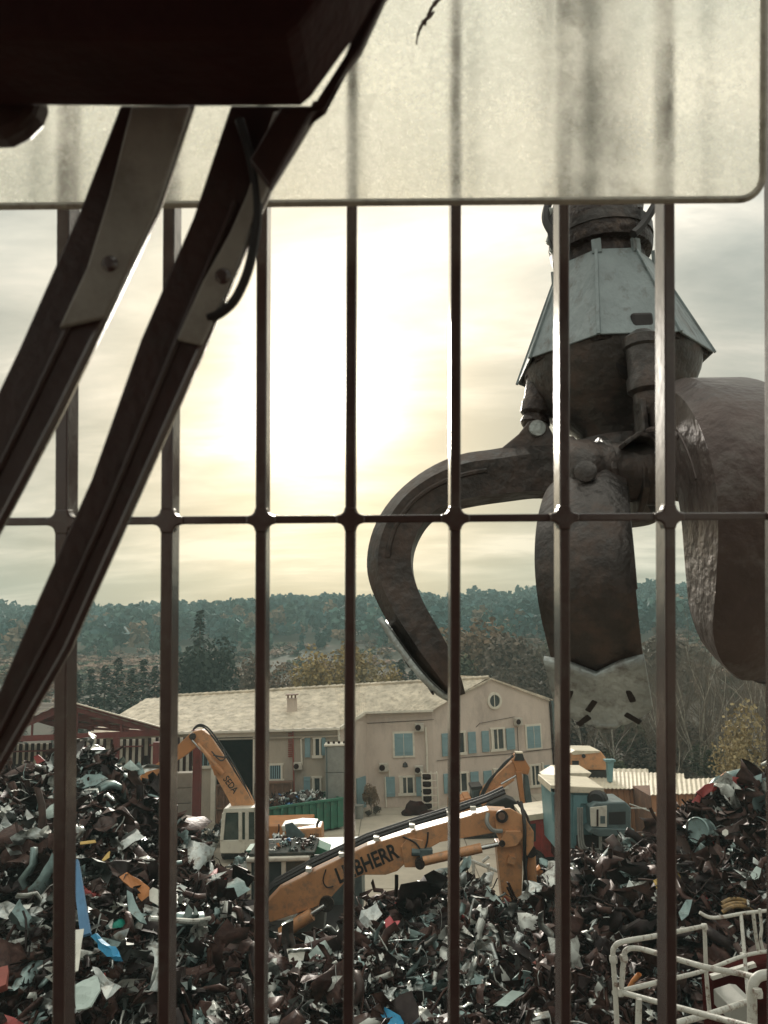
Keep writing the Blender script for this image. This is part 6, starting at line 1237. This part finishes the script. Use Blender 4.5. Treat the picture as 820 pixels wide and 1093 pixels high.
    for i, (x, y, rr) in enumerate([(462, 4, 1), (450, 24, .7)]):
        m_ = MB(); m_.tube(arc([K(x+14, y-12, D-.002), K(x+2, y, D-.002), K(x-5*rr, y+12, D-.002), K(x-8*rr, y+24, D-.002)], 4), [.0008, .002, .0028, .0022, .003, .0018, .0024, .0015, .002, .0012, .001, .0012, .0005], 6); m_.build('dirt_streak', M['cab_paint'], r, True)
build_visor()
def build_wiper():
    D = .62; r = empty('windscreen_wiper', K(250, 100, D), 'black twin-arm window wiper with its motor housing in the upper left', 'wiper')
    def part(name, pts, d0, d1, mt, bev=.003): m_ = MB(); cab_prism(m_, pts, d0, d1); return m_.build(name, M[mt], r, bevel=bev)
    part('motor_housing', [(-70, -70), (432, -70), (404, 0), (376, 48), (334, 106), (322, 116), (200, 117), (-70, 115)], .58, .49, 'lining', .006)
    hc = [(-70, 116), (58, 116), (50, 138), (36, 152), (18, 161), (-70, 164)]; part('housing_cover', hc, .61, .585, 'wiper_black', .006)
    for nm, L_, R_ in (('arm', [(128, 112), (85, 224), (20, 372), (0, 414), (-50, 520)], [(203, 112), (166, 224), (112, 338), (62, 440), (0, 558), (-50, 650)]), ('arm', [(246, 112), (206, 232), (150, 362), (97, 512), (40, 640), (0, 734), (-50, 848)], [(340, 112), (284, 204), (216, 368), (132, 556), (72, 690), (0, 816), (-50, 902)])):
        a = part(nm, L_+R_[::-1], D, D+.014, 'wiper_black', .002)
        m_ = MB()      # folded edge along the right side and a groove-like ridge
        m_.tube([K(x, y, D+.004) for x, y in R_], .005, 6)
        m_.build('folded_edge', M['cab_paint'], a, True)
        m_ = MB(); mid = [(L_[min(i, len(L_)-1)][0]*.42+R_[i][0]*.58, L_[min(i, len(L_)-1)][1]*.42+R_[i][1]*.58) for i in range(1, len(R_))] if len(L_) == len(R_) else [(150*.6+188*.4, 170), (92, 310), (34, 430), (-50, 600)]
        m_.tube([K(x, y, D-.0005) for x, y in mid], .0028, 6); m_.build('ridge', M['wiper_black'], a, True)
    part('arm_reflection', [(140, 112), (203, 112), (166, 222), (128, 306), (112, 338), (62, 350), (92, 286), (116, 208)], .612, .619, 'veil_grey', .002)  # added plate, painted as the glass reflection over this arm
    part('arm_reflection', [(276, 165), (292, 118), (338, 118), (286, 200), (268, 240), (250, 292), (232, 330), (214, 368), (188, 362), (216, 300), (246, 246), (264, 205)], .612, .619, 'veil_grey', .002)  # same painted reflection on the second arm, no real cover
    part('bracket', [(345, 112), (372, 50), (396, -50), (444, -60), (410, 0), (386, 52), (332, 122), (288, 200), (266, 170), (300, 112)], .59, .60, 'wiper_black', .002)
    m_ = MB(); m_.tube(arc([K(x, y, .615) for x, y in ((256, 128), (268, 170), (274, 205), (274, 240), (266, 285), (252, 318), (236, 334), (222, 340))], 6), .0042, 8); m_.build('washer_hose', M['rubber'], r, True)
    for x, y in ((121, 285), (240, 298)):
        m_ = MB(); m_.lathe([(.005, 0), (.007, -.003), (.007, -.008), (.004, -.011)], K(x, y, D), FW, 14); m_.build('bolt', M['cab_paint'], r, True)
build_wiper()

def build_cab():
    c = empty('crane_cab', K(410, 546, -.3), 'dark operator cab shell around the viewpoint, behind the guard bars', 'cab')
    def pan(name, x, y, z, sx, sy, sz): m_ = MB(); m_.box(CAM+RT*x+UP*y+FW*z, (sx, sy, sz), (RT, UP, FW)); m_.build(name, M['lining'], c, bevel=.01)
    pan('roof_panel', 0, .80, -.35, 1.7, .06, 1.75); pan('floor_panel', 0, -1.45, -.35, 1.7, .06, 1.75); pan('rear_panel', 0, -.32, -1.25, 1.7, 2.15, .05)
    for sx in (-.82, .82): pan('corner_post', sx, -.32, -1.15, .07, 2.15, .1); pan('sill_panel', sx, -1.1, -.35, .05, .6, 1.7)
build_cab()

# ------------------------------------------------------------------ the air
hz = MB(); hz.box((0, 310, 37), (1060, 730, 76)); hm = bpy.data.materials.new('haze'); hm.use_nodes = True; hn = hm.node_tree; hn.nodes.clear()
ho = hn.nodes.new('ShaderNodeOutputMaterial'); pv = hn.nodes.new('ShaderNodeVolumePrincipled'); pv.inputs['Color'].default_value = (.58, .80, .79, 1); pv.inputs['Density'].default_value = .0008; pv.inputs['Anisotropy'].default_value = .2
hn.links.new(pv.outputs[0], ho.inputs['Volume']); h = hz.build('haze', hm); h.display_type = 'WIRE'; tag(h, kind='stuff')
